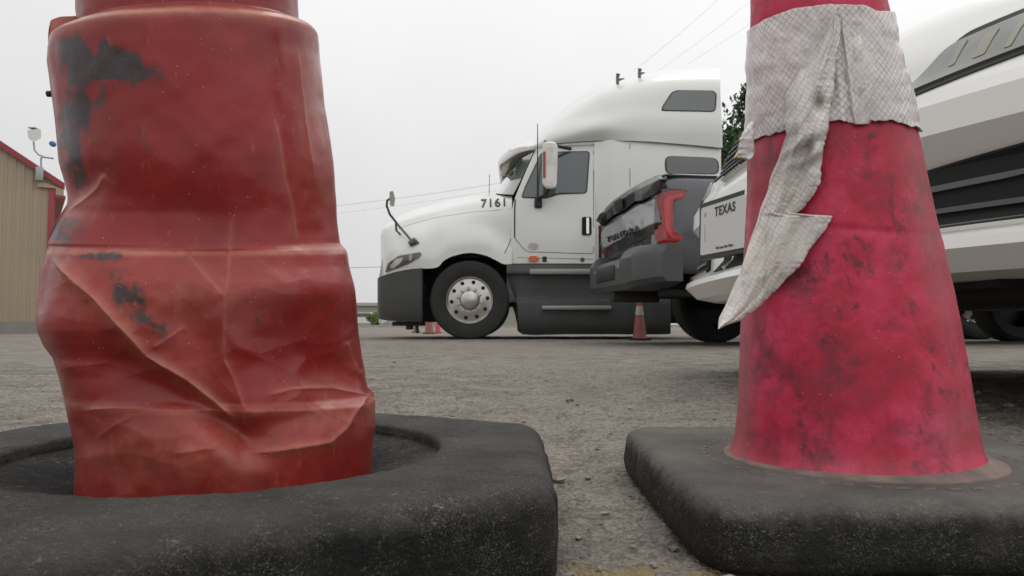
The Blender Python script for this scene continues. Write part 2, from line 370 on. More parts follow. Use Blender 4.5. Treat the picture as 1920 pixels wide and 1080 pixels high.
lsm = np.interp(vv, [a[0] for a in SL], [a[1] for a in SL]); rsm = np.interp(vv, [a[0] for a in SL], [a[2] for a in SL])
k5 = np.ones(5)/5
def sm(a): return np.convolve(np.pad(a, 2, mode='edge'), k5, 'valid')
lsm = sm(lsm); rsm = sm(rsm)
n2 = 640; ph = np.concatenate([np.linspace(-PI/2-.1, PI/2+.1, 480), np.linspace(PI/2+.12, 3*PI/2-.12, 100)]); n2 = len(ph)
PH, VV = np.meshgrid(ph, vv); LL = lsm[:, None]; RR = rsm[:, None]
Y0 = CY-.005
def round_wall(LL, RR, PH, Y0, fl=1.0, grow=0.):
    """the round wall whose left and right outlines are seen at pixels LL and RR"""
    aL = np.arctan((LL-960)/F); aR = np.arctan((RR-960)/F); m = (aL+aR)/2; r = Y0/np.cos(m)*np.sin((aR-aL)/2)+grow
    nx = np.sin(PH)*np.cos(m)-np.cos(PH)*fl*np.sin(m); ny = -np.sin(PH)*np.sin(m)-np.cos(PH)*fl*np.cos(m)
    return Y0*np.tan(m)+r*nx, Y0+r*ny, nx, ny
XX, YY, NX, NY = round_wall(LL, RR, PH, Y0, .93)
rat = np.interp(VV, [-260, 65, 465, 600, 740, 990], [1.12, 1.105, .985, 1.0, 1.20, 1.22])
cs = np.clip(np.cos(PH), 0, 1)
zz = H0+(608-VV)/F*np.where(np.cos(PH) > 0, YY*(1+(rat-1)*cs), Y0)
# the opposite side
U, Vp = proj(XX, YY, zz)
front = np.clip(np.cos(PH)*1.6+.35, 0, 1)
D = np.zeros_like(U)
for pts, w, amp in RIDGES: D += amp*crease(U, Vp, pts, w)
D += -21*dent(U, Vp, 322, 742, 140, 38, 27)          # deep fold under the main ridge
D += -22*dent(U, Vp, 428, 803, 60, 28, 30)
D += -20*dent(U, Vp, 590, 688, 125, 75, 8)           # big dent right of the seam
D += -8*dent(U, Vp, 560, 785, 90, 30, -12)
D += -9*dent(U, Vp, 462, 835, 26, 40, 0)
D += 8*dent(U, Vp, 560, 540, 100, 40, 0)
D += -10*dent(U, Vp, 350, 610, 45, 70, -30)
D += 6*dent(U, Vp, 300, 545, 90, 45, 20)
D += -9*dent(U, Vp, 140, 352, 46, 34, -40)
D += -24*dent(U, Vp, 380, 438, 200, 95, 0)
D += -6*dent(U, Vp, 170, 655, 70, 50, 20)
D += 6*dent(U, Vp, 110, 610, 50, 50, 0)
D += -5*dent(U, Vp, 170, 215, 50, 60, 20)+3*dent(U, Vp, 380, 190, 150, 90, 0)
D += 3*dent(U, Vp, 300, 880, 200, 40, 0)
kx, ky = (U*.8+Vp*.6), (-U*.6+Vp*.8)
low = np.clip((Vp-470)/60, 0, 1)
def facets(n, seed, sc, an):
    g = np.random.RandomState(seed); b = np.full(U.shape, 1e9)
    for _ in range(n):
        px_, py_, a_ = g.uniform(60, 720), g.uniform(440, 930), g.uniform(-.6, .9)
        dx, dy = U-px_, Vp-py_; e1 = (dx*math.cos(a_)+dy*math.sin(a_))/an; e2 = -dx*math.sin(a_)+dy*math.cos(a_); b = np.minimum(b, e1*e1+e2*e2)
    return np.minimum(b/(sc*sc), 2.2)
D += 3.6*facets(16, 12, 75, 1.6)*low+1.5*facets(46, 5, 46, 1.4)*low-3
D += 3.0*fbm(U/110, Vp/110, 3, 40)+.10*fbm(U/14, Vp/14, 2, 50)
smoothbottom = np.clip((985-VV)/60, 0, 1)*np.clip((VV+60)/80, 0, 1)
D = D*front*smoothbottom*.00066
# facets: a lightly crumpled feel
XX = XX+D*NX; YY = YY+D*NY
# telescoped lip sag
me_v = np.stack([XX-CX, YY-CY, zz], -1).reshape(-1, 3)
ob = mesh('cone_body', me_v, grid_faces(len(vv), n2, True), None, c1, ang=180)
dust = np.zeros_like(U)
for pts, w, amp in RIDGES: dust = np.maximum(dust, np.clip(.26+amp/26, 0, .75)*crease(U, Vp, pts, max(8, w*.9)))
band = lambda c, w: np.exp(-((VV-c)/w)**2)
dust = np.maximum(dust, .75*band(63, 9)); dust = np.maximum(dust, .7*band(470, 7)*(1-.6*dent(U, Vp, 420, 470, 90, 60))); dust = np.maximum(dust, .45*band(746, 8))
dust = np.maximum(dust, .42*dent(U, Vp, 300, 850, 260, 70)); dust = np.maximum(dust, .35*dent(U, Vp, 620, 770, 110, 60)); dust = np.maximum(dust, .3*dent(U, Vp, 600, 180, 40, 200)); dust = np.maximum(dust, .25*dent(U, Vp, 300, 560, 260, 70, 0))
grime = 1.5*dent(U, Vp, 205, 118, 75, 30, 12)+1.0*dent(U, Vp, 130, 100, 30, 40, 0)+.9*dent(U, Vp, 150, 190, 34, 50, 20)+.75*dent(U, Vp, 125, 270, 22, 80, -5)+.8*dent(U, Vp, 110, 430, 30, 26, -40)\
    + .50*dent(U, Vp, 235, 545, 34, 60, -30)+.42*dent(U, Vp, 295, 615, 44, 26, 20)+.34*dent(U, Vp, 485, 570, 14, 60, 0)+.36*dent(U, Vp, 530, 810, 40, 30)+.35*dent(U, Vp, 255, 260, 30, 60)+.5*dent(U, Vp, 170, 480, 70, 10, 0)
tear = .45*dent(U, Vp, 170, 95, 14, 25, 0)+.5*dent(U, Vp, 165, 185, 10, 30)+.4*dent(U, Vp, 205, 150, 30, 6)
grime = np.clip((grime-tear)*(1+.55*fbm(U/16, Vp/24, 4, 77)), 0, 1)
for nm, a in (('dust', dust), ('grime', grime)):
    at = ob.data.attributes.new(nm, 'FLOAT', 'POINT'); at.data.foreach_set('value', (a*(front > .01)).astype(np.float32).ravel())
def cone_red(name, c, cpale, cdark, dusty):
    m = mat(name, c, .5); q = NT(m); t = q.tc()
    n = q.noise(t, 9, 7, .6); base = q.mix(q.mr(n, .35, .7), tuple(x*.72 for x in c), c)
    if dusty:
        du = q.math('MULTIPLY', q.attr('dust'), q.mr(q.noise(t, 55, 6, .65), .25, .65, .45, 1.15)); base = q.mix(q.math('MINIMUM', du, 1.), base, cpale)
        base = q.mix(q.math('MULTIPLY', q.mr(q.noise(t, 22, 6), .55, .8), .16), base, cpale)
        g = q.attr('grime'); base = q.mix(q.math('MULTIPLY', q.math('MULTIPLY', q.mr(q.math('ADD', g, q.math('MULTIPLY', q.math('SUBTRACT', q.noise(q.map(t, (1, 1, .6)), 60, 8, .75), .5), 1.1)), .22, .62), q.mr(g, .02, .3)), .93), base, cdark)
        fi = q.mr(q.noise(q.map(t, (1, 1, .25)), 90, 5, .7), .6, .74); base = q.mix(q.math('MULTIPLY', fi, .28), base, cpale)
    q.n; sp_ = q.mr(q.voro(t, 150), .08, .045); base = q.mix(q.math('MULTIPLY', sp_, q.mr(q.noise(t, 30, 2), .45, .55)), base, (.5, .36, .28))
    q.put(q.b.inputs['Base Color'], base); q.put(q.b.inputs['Roughness'], q.mr(q.noise(t, 30, 5), .3, .7, .22, .44))
    q.put(q.b.inputs['Normal'], q.bump(q.noise(t, 240, 6), .15, .0006)); q.b.inputs['Specular IOR Level'].default_value = .4
    q.b.inputs['Subsurface Weight'].default_value = 0
    return m
ob.data.materials.append(cone_red('crushed_red_plastic', (.29, .0150, .013), (.47, .18, .125), (.035, .033, .038), True))
bt = MB(); bt.lathe([(0, 0), (.0045, 0), (.005, -.002), (.005, -.009), (0, -.010)], lambda x, y, h: (P(96, 176, .70).x-CX+h*.4, .70-CY+x*.6, P(91, 176, .70).z+y*.6), 12)
bt.build('rivet', black, c1)

# ------------------------------------------------------------ cone 2: pink-red cone with torn collar (right)
DX, DY = .352, .769
c2 = thing('traffic_cone', 'upright pinkish red cone with torn white reflective film peeling off, on square rubber base', 'traffic cone', (DX, DY, 0))
ro = poly_radius(th, 4, .218, 0, 11); rin = .154+0*th
rings = [ring(.10+0*th, .05), ring(.132+0*th, .055)]
for f in (.15, .3, .45, .6, .75, .9, 1): rings.append(ring(.132+(ro-.016-.132)*f, .055))
for a in np.linspace(0, PI/2, 8)[1:]: rings.append(ring(ro-.016+.016*np.sin(a), .039+.016*np.cos(a)))
rings += [ring(ro+.003, .018), ring(ro+.001, 0.006), ring(ro-.006, 0), ring(ro-.02, -.003)]
V = np.concatenate(rings); nz = fbm(V[:, 0]*60+V[:, 2]*40, V[:, 1]*60+V[:, 2]*77, 3, 15); out = V/np.maximum(1e-6, np.linalg.norm(V*[1, 1, 0], axis=1))[:, None]*[1, 1, 0]
sidey = np.clip((.054-V[:, 2])/.02, 0, 1); V = V+out*(nz*.0012*sidey)[:, None]+np.array([0, 0, 1])*(nz*.0004)[:, None]
V = V+np.array([.010, .018, 0])*np.clip((np.hypot(V[:, 0], V[:, 1])-.16)/.05, 0, 1)[:, None]
fs = grid_faces(len(rings), n_th, True).tolist()
b2 = MB(); b2.add(V.tolist(), fs)
for k in range(46):                                   # ring of small moulded ovals round the foot
    a = 2*PI*k/46; c, s_ = math.cos(a), math.sin(a); vs = []; ff = []
    for j in range(3):
        rr = (1, .75, .2)[j]; hh = (0, .0010, .0013)[j]
        for i in range(10):
            p, w = .0030*rr*math.cos(2*PI*i/10), .0066*rr*math.sin(2*PI*i/10)
            vs.append(((.152+p)*c-w*s_, (.152+p)*s_+w*c, .0549+hh))
    for j in range(2):
        for i in range(10): ff.append((j*10+i, j*10+(i+1) % 10, j*10+10+(i+1) % 10, j*10+10+i))
    ff.append([20+i for i in range(10)]); b2.add(vs, ff)
b2.build('base', rub_r, c2, ang=60)
fl = MB(); fl.lathe([(.105, .064), (.116, .0625), (.121, .0595), (.1265, .0570), (.1305, .0560), (.132, .0535)], lambda x, y, h: (x, y, h), 120)
fl.build('foot_flange', mat('dusty_flange', (.23, .165, .135), .9, col2=(.12, .10, .09), vscale=40, bump=.4, bscale=200), c2)
# profile: pixel row -> left, right edge
CT = [(-420, 1432, 1585), (-200, 1421, 1632), (0, 1414, 1675), (60, 1412, 1688), (240, 1408, 1727), (420, 1400, 1763), (600, 1389, 1800), (700, 1383, 1817), (780, 1378, 1828), (820, 1373, 1836), (845, 1366, 1847), (858, 1355, 1860)]
vr = np.concatenate([np.linspace(-420, 0, 60), np.linspace(0, 858, 300)[1:]])
def crv(v, c): return np.interp(v, [a[0] for a in CT], [a[c] for a in CT])
lr, rr_ = crv(vr, 1), crv(vr, 2)
for _ in range(3): lr = sm(lr); rr_ = sm(rr_)
kk2 = DY/F; PH, VV = np.meshgrid(ph, vr); uc = ((lr+rr_)/2)[:, None]; hw = ((rr_-lr)/2)[:, None]*kk2*.975
zz = H0+(608-VV)*kk2; XX, YY, NX, NY = round_wall(lr[:, None], rr_[:, None], PH, DY)
U, Vp = proj(XX, YY, zz)
D = .9*fbm(U/120, Vp/120, 3, 91)*.001+.12*fbm(U/25, Vp/25, 3, 92)*.001 - .0012*dent(U, Vp, 1600, 430, 120, 8, 4)
XX = XX+D*NX; YY = YY+D*NY
cone2 = mesh('cone_body', np.stack([XX-DX, YY-DY, zz], -1).reshape(-1, 3), grid_faces(len(vr), n2, True), None, c2, ang=180)
def cone_pink():
    m = mat('pinkish_red_plastic', (.55, .02, .07), .5); q = NT(m); t = q.tc()
    n1 = q.noise(t, 8, 9, .7, .2); n2_ = q.noise(q.map(t, (1, 1, .9)), 19, 9, .72, .3); n3 = q.noise(t, 60, 6, .7)
    base = q.mix(q.mr(n1, .40, .66), (.48, .018, .050), (.64, .060, .14))
    base = q.mix(q.math('MULTIPLY', q.mr(n2_, .48, .66), .72), base, (.13, .030, .042))
    base = q.mix(q.math('MULTIPLY', q.mr(n1, .50, .34), .45), base, (.18, .028, .045))
    gr = q.math('MULTIPLY', q.mr(q.noise(q.map(t, (1.6, 1.6, 1)), 15, 8, .72, .6), .55, .63), q.mr(n3, .35, .6))
    base = q.mix(q.math('MULTIPLY', gr, .7), base, (.05, .03, .032))
    sx = q.attr('edgewear'); base = q.mix(q.math('MULTIPLY', sx, q.mr(n3, .3, .7, .35, .9)), base, (.30, .12, .12))
    sp_ = q.mr(q.voro(t, 170), .11, .06); base = q.mix(q.math('MULTIPLY', sp_, q.mr(q.noise(t, 25, 2), .45, .6)), base, (.5, .30, .24))
    sc = q.mr(q.noise(q.map(t, (1, 1, 6)), 40, 4, .8), .68, .72); base = q.mix(q.math('MULTIPLY', sc, .18), base, (.5, .25, .25))
    q.put(q.b.inputs['Base Color'], base); q.put(q.b.inputs['Roughness'], q.mr(n3, .3, .7, .42, .65))
    q.put(q.b.inputs['Normal'], q.bump(q.noise(t, 200, 6), .25, .0008)); q.b.inputs['Specular IOR Level'].default_value = .35
    return m
cone2.data.materials.append(cone_pink())
wear = np.clip(dent(U, Vp, 1388, 650, 26, 250)+.8*dent(U, Vp, 1440, 300, 30, 60)+.9*dent(U, Vp, 1745, 430, 30, 240, -11)+.6*dent(U, Vp, 1800, 800, 50, 60)+.35*dent(U, Vp, 1600, 880, 220, 20), 0, 1)
at = cone2.data.attributes.new('edgewear', 'FLOAT', 'POINT'); at.data.foreach_set('value', wear.astype(np.float32).ravel())
# --- reflective film
def film(name, bright, pat):
    m = mat(name, (.6, .57, .55), .27, coat=.25); q = NT(m)
    uv = q.n.new('ShaderNodeUVMap'); uvm = uv.outputs[0]; t = q.tc()
    wob = q.noise(t, 35, 3, out='Color'); k = q.n.new('ShaderNodeVectorMath'); k.operation = 'MULTIPLY_ADD'; q.l.new(wob, k.inputs[0]); k.inputs[1].default_value = (pat*(1.6 if pat < .2 else 5.), pat*(1.6 if pat < .2 else 5.), 0); q.l.new(uvm, k.inputs[2])
    s = q.n.new('ShaderNodeSeparateXYZ'); q.l.new(k.outputs[0], s.inputs[0])
    ln = []
    for op in ('ADD', 'SUBTRACT'):
        f = q.math('FRACT', q.math(op, q.math('MULTIPLY', s.outputs[0], 1.), q.math('MULTIPLY', s.outputs[1], .82)))
        ln.append(q.math('ABSOLUTE', q.math('SUBTRACT', f, .5)))
    d = q.math('MAXIMUM', *ln); line = q.mr(d, .40, .47)
    fade = q.mr(q.noise(t, 18, 5), .3, .6, .25, 1.) if pat < .3 else q.mr(q.noise(t, 16, 5), .46, .60, 0.05, 1.)
    c = q.mix(q.mr(q.noise(t, 13, 7, .65), .3, .7), tuple(x*.64 for x in bright), bright)
    c = q.mix(q.math('MULTIPLY', q.mr(q.noise(t, 45, 6, .7), .55, .68), .4), c, (.17, .14, .13))
    c = q.mix(q.math('MULTIPLY', q.math('MULTIPLY', line, fade), .62 if pat < .2 else .42), c, (.13, .115, .11))
    cr = q.mr(q.voro(t, 60, feat='DISTANCE_TO_EDGE'), .06, .0)
    c = q.mix(q.math('MULTIPLY', q.math('MULTIPLY', cr, q.mr(q.noise(t, 12, 3), .55, .65)), .10), c, (.12, .1, .1))
    q.put(q.b.inputs['Base Color'], c)
    q.put(q.b.inputs['Normal'], q.bump(q.noise(t, 90, 7, .65), .5, .003, q.bump(line, -.5 if 0 else .35, .0008)))
    return m
def add_uv(o, uv):
    l = o.data.uv_layers.new(name='UVMap'); idx = np.zeros(len(o.data.loops), int); o.data.loops.foreach_get('vertex_index', idx)
    l.data.foreach_set('uv', uv[idx].astype(np.float32).ravel())
def cone_surf(u, v, off):
    """point in front of the cone wall seen at pixel (u, v)"""
    aL = np.arctan((crv(v, 1)-960)/F); aR = np.arctan((crv(v, 2)-960)/F); m = (aL+aR)/2; Dd = DY/math.cos(m); rr = Dd*math.sin((aR-aL)/2)+off
    b = math.atan((u-960)/F)-m; k = rr*rr-(Dd*math.sin(b))**2; k = math.sqrt(max(k, 0))
    return (Dd*math.cos(b)-k)*math.cos(math.atan((u-960)/F))
COL_T = [(1395, 66), (1412, 58), (1450, 40), (1520, 17), (1570, 10), (1620, 9), (1660, 12), (1685, 22)]
COL_B = [(1395, 300), (1405, 285), (1420, 268), (1440, 262), (1450, 256), (1470, 250), (1500, 246), (1555, 231), (1580, 230), (1600, 232), (1612, 233), (1637, 228), (1650, 226), (1690, 230), (1710, 238), (1727, 247)]
nu, nv = 260, 120; ts_ = np.linspace(-1.0, 1.0, nu); vs = []; uvs = []
for j in range(nv):
    for i in range(nu):
        a = ts_[i]*R(100); f = j/(nv-1)
        # column of the wall at angle a, iterate row
        for it in range(1):
            pass
        su = math.sin(a)
        u0 = 1567+160*su; vt = np.interp(u0, *zip(*COL_T)); vb = np.interp(u0, *zip(*COL_B)) + 3.5*float(vnoise(u0/17, 3., 8)) + 1.6*float(vnoise(u0/5., 9., 8))
        v = vt+(vb-vt)*f
        # invert: choose the side-row whose projection at this angle gives v
        vs_row = v
        for it in range(6):
            l, r = crv(vs_row, 1), crv(vs_row, 2); hwm = (r-l)/2*kk2*.93
            x, y, nx_, ny_ = round_wall(l, r, a, DY, 1., .0016); z = H0+(608-vs_row)*kk2
            _, pv = proj(x, y, z); vs_row += (v-pv)
        wr = .0012*float(fbm(np.array(u0/40), np.array(v/40), 3, 60))+.0008*abs(float(vnoise(u0/13, v/30, 61)))
        wr += .0035*math.exp(-((u0-1625-(v-120)*.05)/14)**2)*math.exp(-((v-150)/60)**2)+.002*math.exp(-((u0-1590)/6)**2)
        wr += .0014*abs(float(fbm(np.array((u0-v*.3)/55), np.array((v+u0*.2)/90), 2, 66)))
        x += wr*nx_; y += wr*ny_
        vs.append((x-DX, y-DY, z)); uvs.append((a*hwm/.0062, z/.0062))
col = mesh('reflective_collar', np.array(vs), grid_faces(nv, nu), film('reflective_film', (.80, .73, .72), .12), c2, ang=180); add_uv(col, np.array(uvs))
md = col.modifiers.new('thickness', 'SOLIDIFY'); md.thickness = .0006; md.offset = 1
LEFT = [(12, 1568), (65, 1545), (130, 1502), (178, 1476), (230, 1470), (252, 1476), (310, 1455), (390, 1428), (470, 1400), (540, 1375), (595, 1352), (617, 1347)]
RIGHT = [(12, 1574), (60, 1573), (130, 1568), (200, 1558), (232, 1556), (275, 1545), (320, 1541), (345, 1535), (370, 1520), (392, 1503), (400, 1492), (403, 1520), (405, 1562), (435, 1540), (467, 1514), (497, 1500), (530, 1470), (560, 1437), (588, 1405), (600, 1392), (606, 1372), (611, 1360), (617, 1350)]
nj, ni = 420, 90; vs = []; uvs = []
for j in range(nj):
    v = 12+605*j/(nj-1); l = np.interp(v, *zip(*LEFT)); r = np.interp(v, *zip(*RIGHT))+4.*float(vnoise(v/24, 2., 4))+1.4*float(vnoise(v/5, 2., 6)); l += 3*float(vnoise(v/30, 5., 4))
    for i in range(ni):
        f = i/(ni-1); u = l+(r-l)*f
        uu = max(u, crv(v, 1)+.10*(crv(v, 2)-crv(v, 1)))
        Y = float(cone_surf(uu, v, 0))-.004
        lift = np.interp(v, [12, 80, 200, 250, 320, 400, 617], [0, .005, .020, .022, .013, .008, .016]); fold_ = .004*math.sin(v/9.+f*9)*math.exp(-((v-262-30*f)/26)**2)
        fold = math.sin(f*PI)**.7
        Y -= lift*(.35+.65*fold)+fold_
        Y -= .006*math.exp(-((f-.45-.15*math.sin(v/70))/.09)**2)*np.interp(v, [12, 60, 240, 420, 600], [.3, 1, 1, .5, .2])
        Y += .0045*math.exp(-((f-.62)/.10)**2)*np.interp(v, [240, 330, 500], [0, 1, .6])
        Y += .0042*float(fbm(np.array((u+v*.35)/38), np.array(v/110), 2, 70))+.0011*float(fbm(np.array((u+v*.3)/14), np.array(v/30), 2, 71))*(1-.6*fold)
        Y += .010*math.exp(-((u-1535)/9)**2-((v-195)/14)**2)
        p = P(u, v, Y); vs.append((p.x-DX, p.y-DY, p.z)); uvs.append(((u*.9-v*.35)*kk2/.0068, (608-v)*kk2/.0068))
st = mesh('torn_strip', np.array(vs), grid_faces(nj, ni), film('peeled_film', (.80, .75, .70), .26), c2, ang=180); add_uv(st, np.array(uvs))
md = st.modifiers.new('thickness', 'SOLIDIFY'); md.thickness = .0007; md.offset = 0
OV = [(30, 1577, 1592), (80, 1580, 1618), (112, 1583, 1640), (150, 1587, 1652), (180, 1591, 1646), (205, 1595, 1640), (226, 1598, 1634), (233, 1600, 1628)]
vs = []; uvs = []
for j in range(90):
    v = 30+203*j/89; l = interp(v, OV, 1)+1.5*float(vnoise(v/12, 2., 24)); r = interp(v, OV, 2)+3*float(vnoise(v/14, 7., 24))
    for i in range(50):
        f = i/49; u = l+(r-l)*f
        Y = float(cone_surf(u, v, 0))-.0045-.004*math.sin(PI*f)*min(1, (v-30)/60)-.0022*float(fbm(np.array((u+v*.2)/16), np.array(v/60), 3, 25))-.0016*math.exp(-((f-.1)/.05)**2)
        p = P(u, v, Y); vs.append((p.x-DX, p.y-DY, p.z)); uvs.append((u*kk2/.0062, (608-v)*kk2/.0062))
fo = mesh('film_overlap', np.array(vs), grid_faces(90, 50), st.data.materials[0], c2, ang=180); add_uv(fo, np.array(uvs))
md = fo.modifiers.new('thickness', 'SOLIDIFY'); md.thickness = .0006
FLP = [(228, 1408, 1412), (240, 1398, 1412), (262, 1386, 1412), (285, 1383, 1414), (295, 1384, 1410), (299, 1396, 1404)]
vs = []; uvs = []
for j in range(40):
    v = 228+71*j/39; l = interp(v, FLP, 1)+1.5*float(vnoise(v/4, 2., 14)); r = interp(v, FLP, 2)
    for i in range(24):
        u = l+(r-l)*i/23; Y = DY-.035-.03*i/23+.002*float(vnoise(u/9, v/9, 33)); p = P(u, v, Y); vs.append((p.x-DX, p.y-DY, p.z)); uvs.append((u*kk2/.0062, (608-v)*kk2/.0062))
fo = mesh('film_flap', np.array(vs), grid_faces(40, 24), col.data.materials[0], c2, ang=180); add_uv(fo, np.array(uvs))
md = fo.modifiers.new('thickness', 'SOLIDIFY'); md.thickness = .0006

# ------------------------------------------------------------ decals laid on curved panels
def remesh2d(poly, step):
    bm = bmesh.new(); f = bm.faces.new([bm.verts.new((a, b, 0)) for a, b in poly])
    xs = [p[0] for p in poly]; ys = [p[1] for p in poly]
    for ax, lo, hi in ((0, min(xs), max(xs)), (1, min(ys), max(ys))):
        c = lo+step
        while c < hi-step*.2:
            co = [0, 0, 0]; no = [0, 0, 0]; co[ax] = c; no[ax] = 1
            bmesh.ops.bisect_plane(bm, geom=bm.verts[:]+bm.edges[:]+bm.faces[:], plane_co=co, plane_no=no, dist=1e-5); c += step
    bm.verts.index_update(); v = [(w.co.x, w.co.y) for w in bm.verts]; fs = [[w.index for w in g.verts] for g in bm.faces]; bm.free(); return v, fs
def bvh_of(o):
    me = o.data; off = Vector((0, 0, 0)); vs = [v.co.copy() for v in me.vertices]
    return BVHTree.FromPolygons(vs, [p.vertices[:] for p in me.polygons])
def decal(name, pts, fs, ray, bv, off, thick, mt, parent):
    """ray(a,b)->(origin, direction) in the body's own space; lays a thin solid panel on the body"""
    V0 = []; V1 = []; last = None
    for a, b in pts:
        o_, d_ = ray(a, b); d_ = d_.normalized(); hit, nn, _, _ = bv.ray_cast(o_, d_)
        if hit is None: hit, nn, _, _ = bv.find_nearest(last or o_+d_*5)
        if nn.dot(d_) > 0: nn = -nn
        last = hit; V0.append(hit+nn*off); V1.append(hit+nn*(off-thick))
    n = len(V0); F2 = [list(f) for f in fs]+[[i+n for i in f][::-1] for f in fs]
    cnt = {}
    for f in fs:
        for i in range(len(f)):
            e = (f[i], f[(i+1) % len(f)]); cnt[e] = 1
    for (a, b) in cnt:
        if (b, a) not in cnt: F2.append([a, b, b+n, a+n])
    return mesh(name, V0+V1, F2, mt, parent)
def decal_poly(name, poly, rad, step, ray, bv, off, thick, mt, parent):
    v, f = remesh2d(rounded(poly, rad) if rad else poly, step); return decal(name, v, f, ray, bv, off, thick, mt, parent)
def strip(pts, w):                                    # thin quad band following a 2D line
    o = []; n = len(pts); L_ = []; R_ = []
    for i in range(n):
        a = Vector(pts[max(0, i-1)]); b = Vector(pts[min(n-1, i+1)]); t = (b-a).normalized(); q = Vector((-t.y, t.x))*w/2; p = Vector(pts[i]); L_.append(p+q); R_.append(p-q)
    return [tuple(p) for p in L_+R_], [[i, i+1, n+i+1, n+i] for i in range(n-1)]
def text_mesh(txt, size, extrude=.001, bold=.0, spacing=1.0):
    cu = bpy.data.curves.new('txt', 'FONT'); cu.body = txt; cu.size = size; cu.extrude = extrude; cu.offset = bold; cu.align_x = 'CENTER'; cu.align_y = 'CENTER'; cu.space_character = spacing
    o = bpy.data.objects.new('txt', cu); C.objects.link(o); dg = bpy.context.evaluated_depsgraph_get(); me = bpy.data.meshes.new_from_object(o.evaluated_get(dg)); bpy.data.objects.remove(o); bpy.data.curves.remove(cu)
    v = [x.co.copy() for x in me.vertices]; f = [list(p.vertices) for p in me.polygons]; bpy.data.meshes.remove(me); return v, f
def refine(pts, fs, step):
    bm = bmesh.new(); vs = [bm.verts.new((a, b, 0)) for a, b in pts]
    for f in fs:
        if len(set(f)) > 2:
            try: bm.faces.new([vs[i] for i in f])
            except ValueError: pass
    for ax in (0, 1):
        lo = min(p[ax] for p in pts); hi = max(p[ax] for p in pts); c = lo+step
        while c < hi:
            co = [0, 0, 0]; no = [0, 0, 0]; co[ax] = c; no[ax] = 1
            bmesh.ops.bisect_plane(bm, geom=bm.verts[:]+bm.edges[:]+bm.faces[:], plane_co=co, plane_no=no, dist=1e-6); c += step
    bm.verts.index_update(); v = [(w.co.x, w.co.y) for w in bm.verts]; g = [[w.index for w in q.verts] for q in bm.faces]; bm.free(); return v, g
def densify(pts, n=6):
    return [tuple(Vector(pts[i]).lerp(Vector(pts[i+1]), k/n)) for i in range(len(pts)-1) for k in range(n)]+[pts[-1]]

# ------------------------------------------------------------ wheels
def wheel(parent, loc, rad, wid, side, style, name='wheel', yaw=0):
    """axis along local Y; side=-1 faces -Y"""
    w = bpy.data.objects.new(name, None); C.objects.link(w); w.parent = parent; w.location = loc; w.rotation_euler = (0, yaw, 0)
    fn = lambda x, y, h: (x, side*h, y)
    rr = rad*(.60 if style == 'truck' else .62)
    m = MB(); h = wid/2
    m.lathe([(rr, -h*.8), (rad*.9, -h), (rad*.985, -h*.86), (rad, -h*.6), (rad, h*.6), (rad*.985, h*.86), (rad*.955, h*.97), (rad*.93, h*.985), (rad*.80, h*1.0), (rad*.70, h*.96), (rr*1.02, h*.86), (rr, h*.8), (rr*.97, h*.5)], fn, 72)
    for k in range(72):
        a = 2*PI*(k+.5)/72; c, s_ = math.cos(a), math.sin(a)
        m.add([fn((rad*1.004)*math.cos(a+d), (rad*1.004)*math.sin(a+d), hh) for d, hh in ((-.012, -h*.85), (.012, -h*.85), (.012, h*.85), (-.012, h*.85))]+[fn(rad*.97*math.cos(a+d), rad*.97*math.sin(a+d), hh) for d, hh in ((-.012, -h*.85), (.012, -h*.85), (.012, h*.85), (-.012, h*.85))], [(0, 1, 2, 3), (0, 1, 5, 4), (1, 2, 6, 5), (2, 3, 7, 6), (3, 0, 4, 7)])
    m.build('tyre', tyre, w)
    m = MB()
    if style == 'truck':
        m.lathe([(rr*1.0, h*.86), (rr*.985, h*.90), (rr*.95, h*.84), (rr*.93, h*.70), (rr*.90, h*.55), (rr*.62, h*.62), (rr*.55, h*.66), (rr*.44, h*.66), (rr*.40, h*.80), (rr*.36, h*1.02), (rr*.22, h*1.12), (0, h*1.14)], fn, 72)
        m.build('rim', alu, w)
        m = MB()
        for k in range(10):
            a = 2*PI*k/10+.1; cx, cy = rr*.76*math.cos(a), rr*.76*math.sin(a)
            m.lathe([(0, h*.6), (rr*.075, h*.62), (rr*.085, h*.60)], lambda x, y, hh: fn(cx+x, cy+y, hh), 16)
        m.build('hand_hole', void, w)
        m = MB()
        for k in range(10):
            a = 2*PI*(k+.5)/10+.1; cx, cy = rr*.50*math.cos(a), rr*.50*math.sin(a)
            m.lathe([(rr*.055, h*.64), (rr*.055, h*.78), (rr*.042, h*.86), (rr*.02, h*.92), (0, h*.93)], lambda x, y, hh: fn(cx+x, cy+y, hh), 12)
        m.build('wheel_nut', chrome, w)
    else:
        m.lathe([(rr, h*.85), (rr*.96, h*.8), (rr*.92, h*.45), (rr*.3, h*.35), (0, h*.35)], fn, 48)
        for k in range(6):
            a = 2*PI*k/6; c, s_ = math.cos(a), math.sin(a)
            q = [(rr*.12, -rr*.10), (rr*.93, -rr*.07), (rr*.93, rr*.07), (rr*.12, rr*.10)]
            m.prism([(x*c-y*s_, x*s_+y*c) for x, y in q], lambda x, y, d: fn(x, y, d), h*.5, h*.72)
        m.lathe([(rr*.2, h*.5), (rr*.18, h*.78), (0, h*.8)], fn, 24)
        m.build('rim', alu if style == 'car' else black, w)
    return w

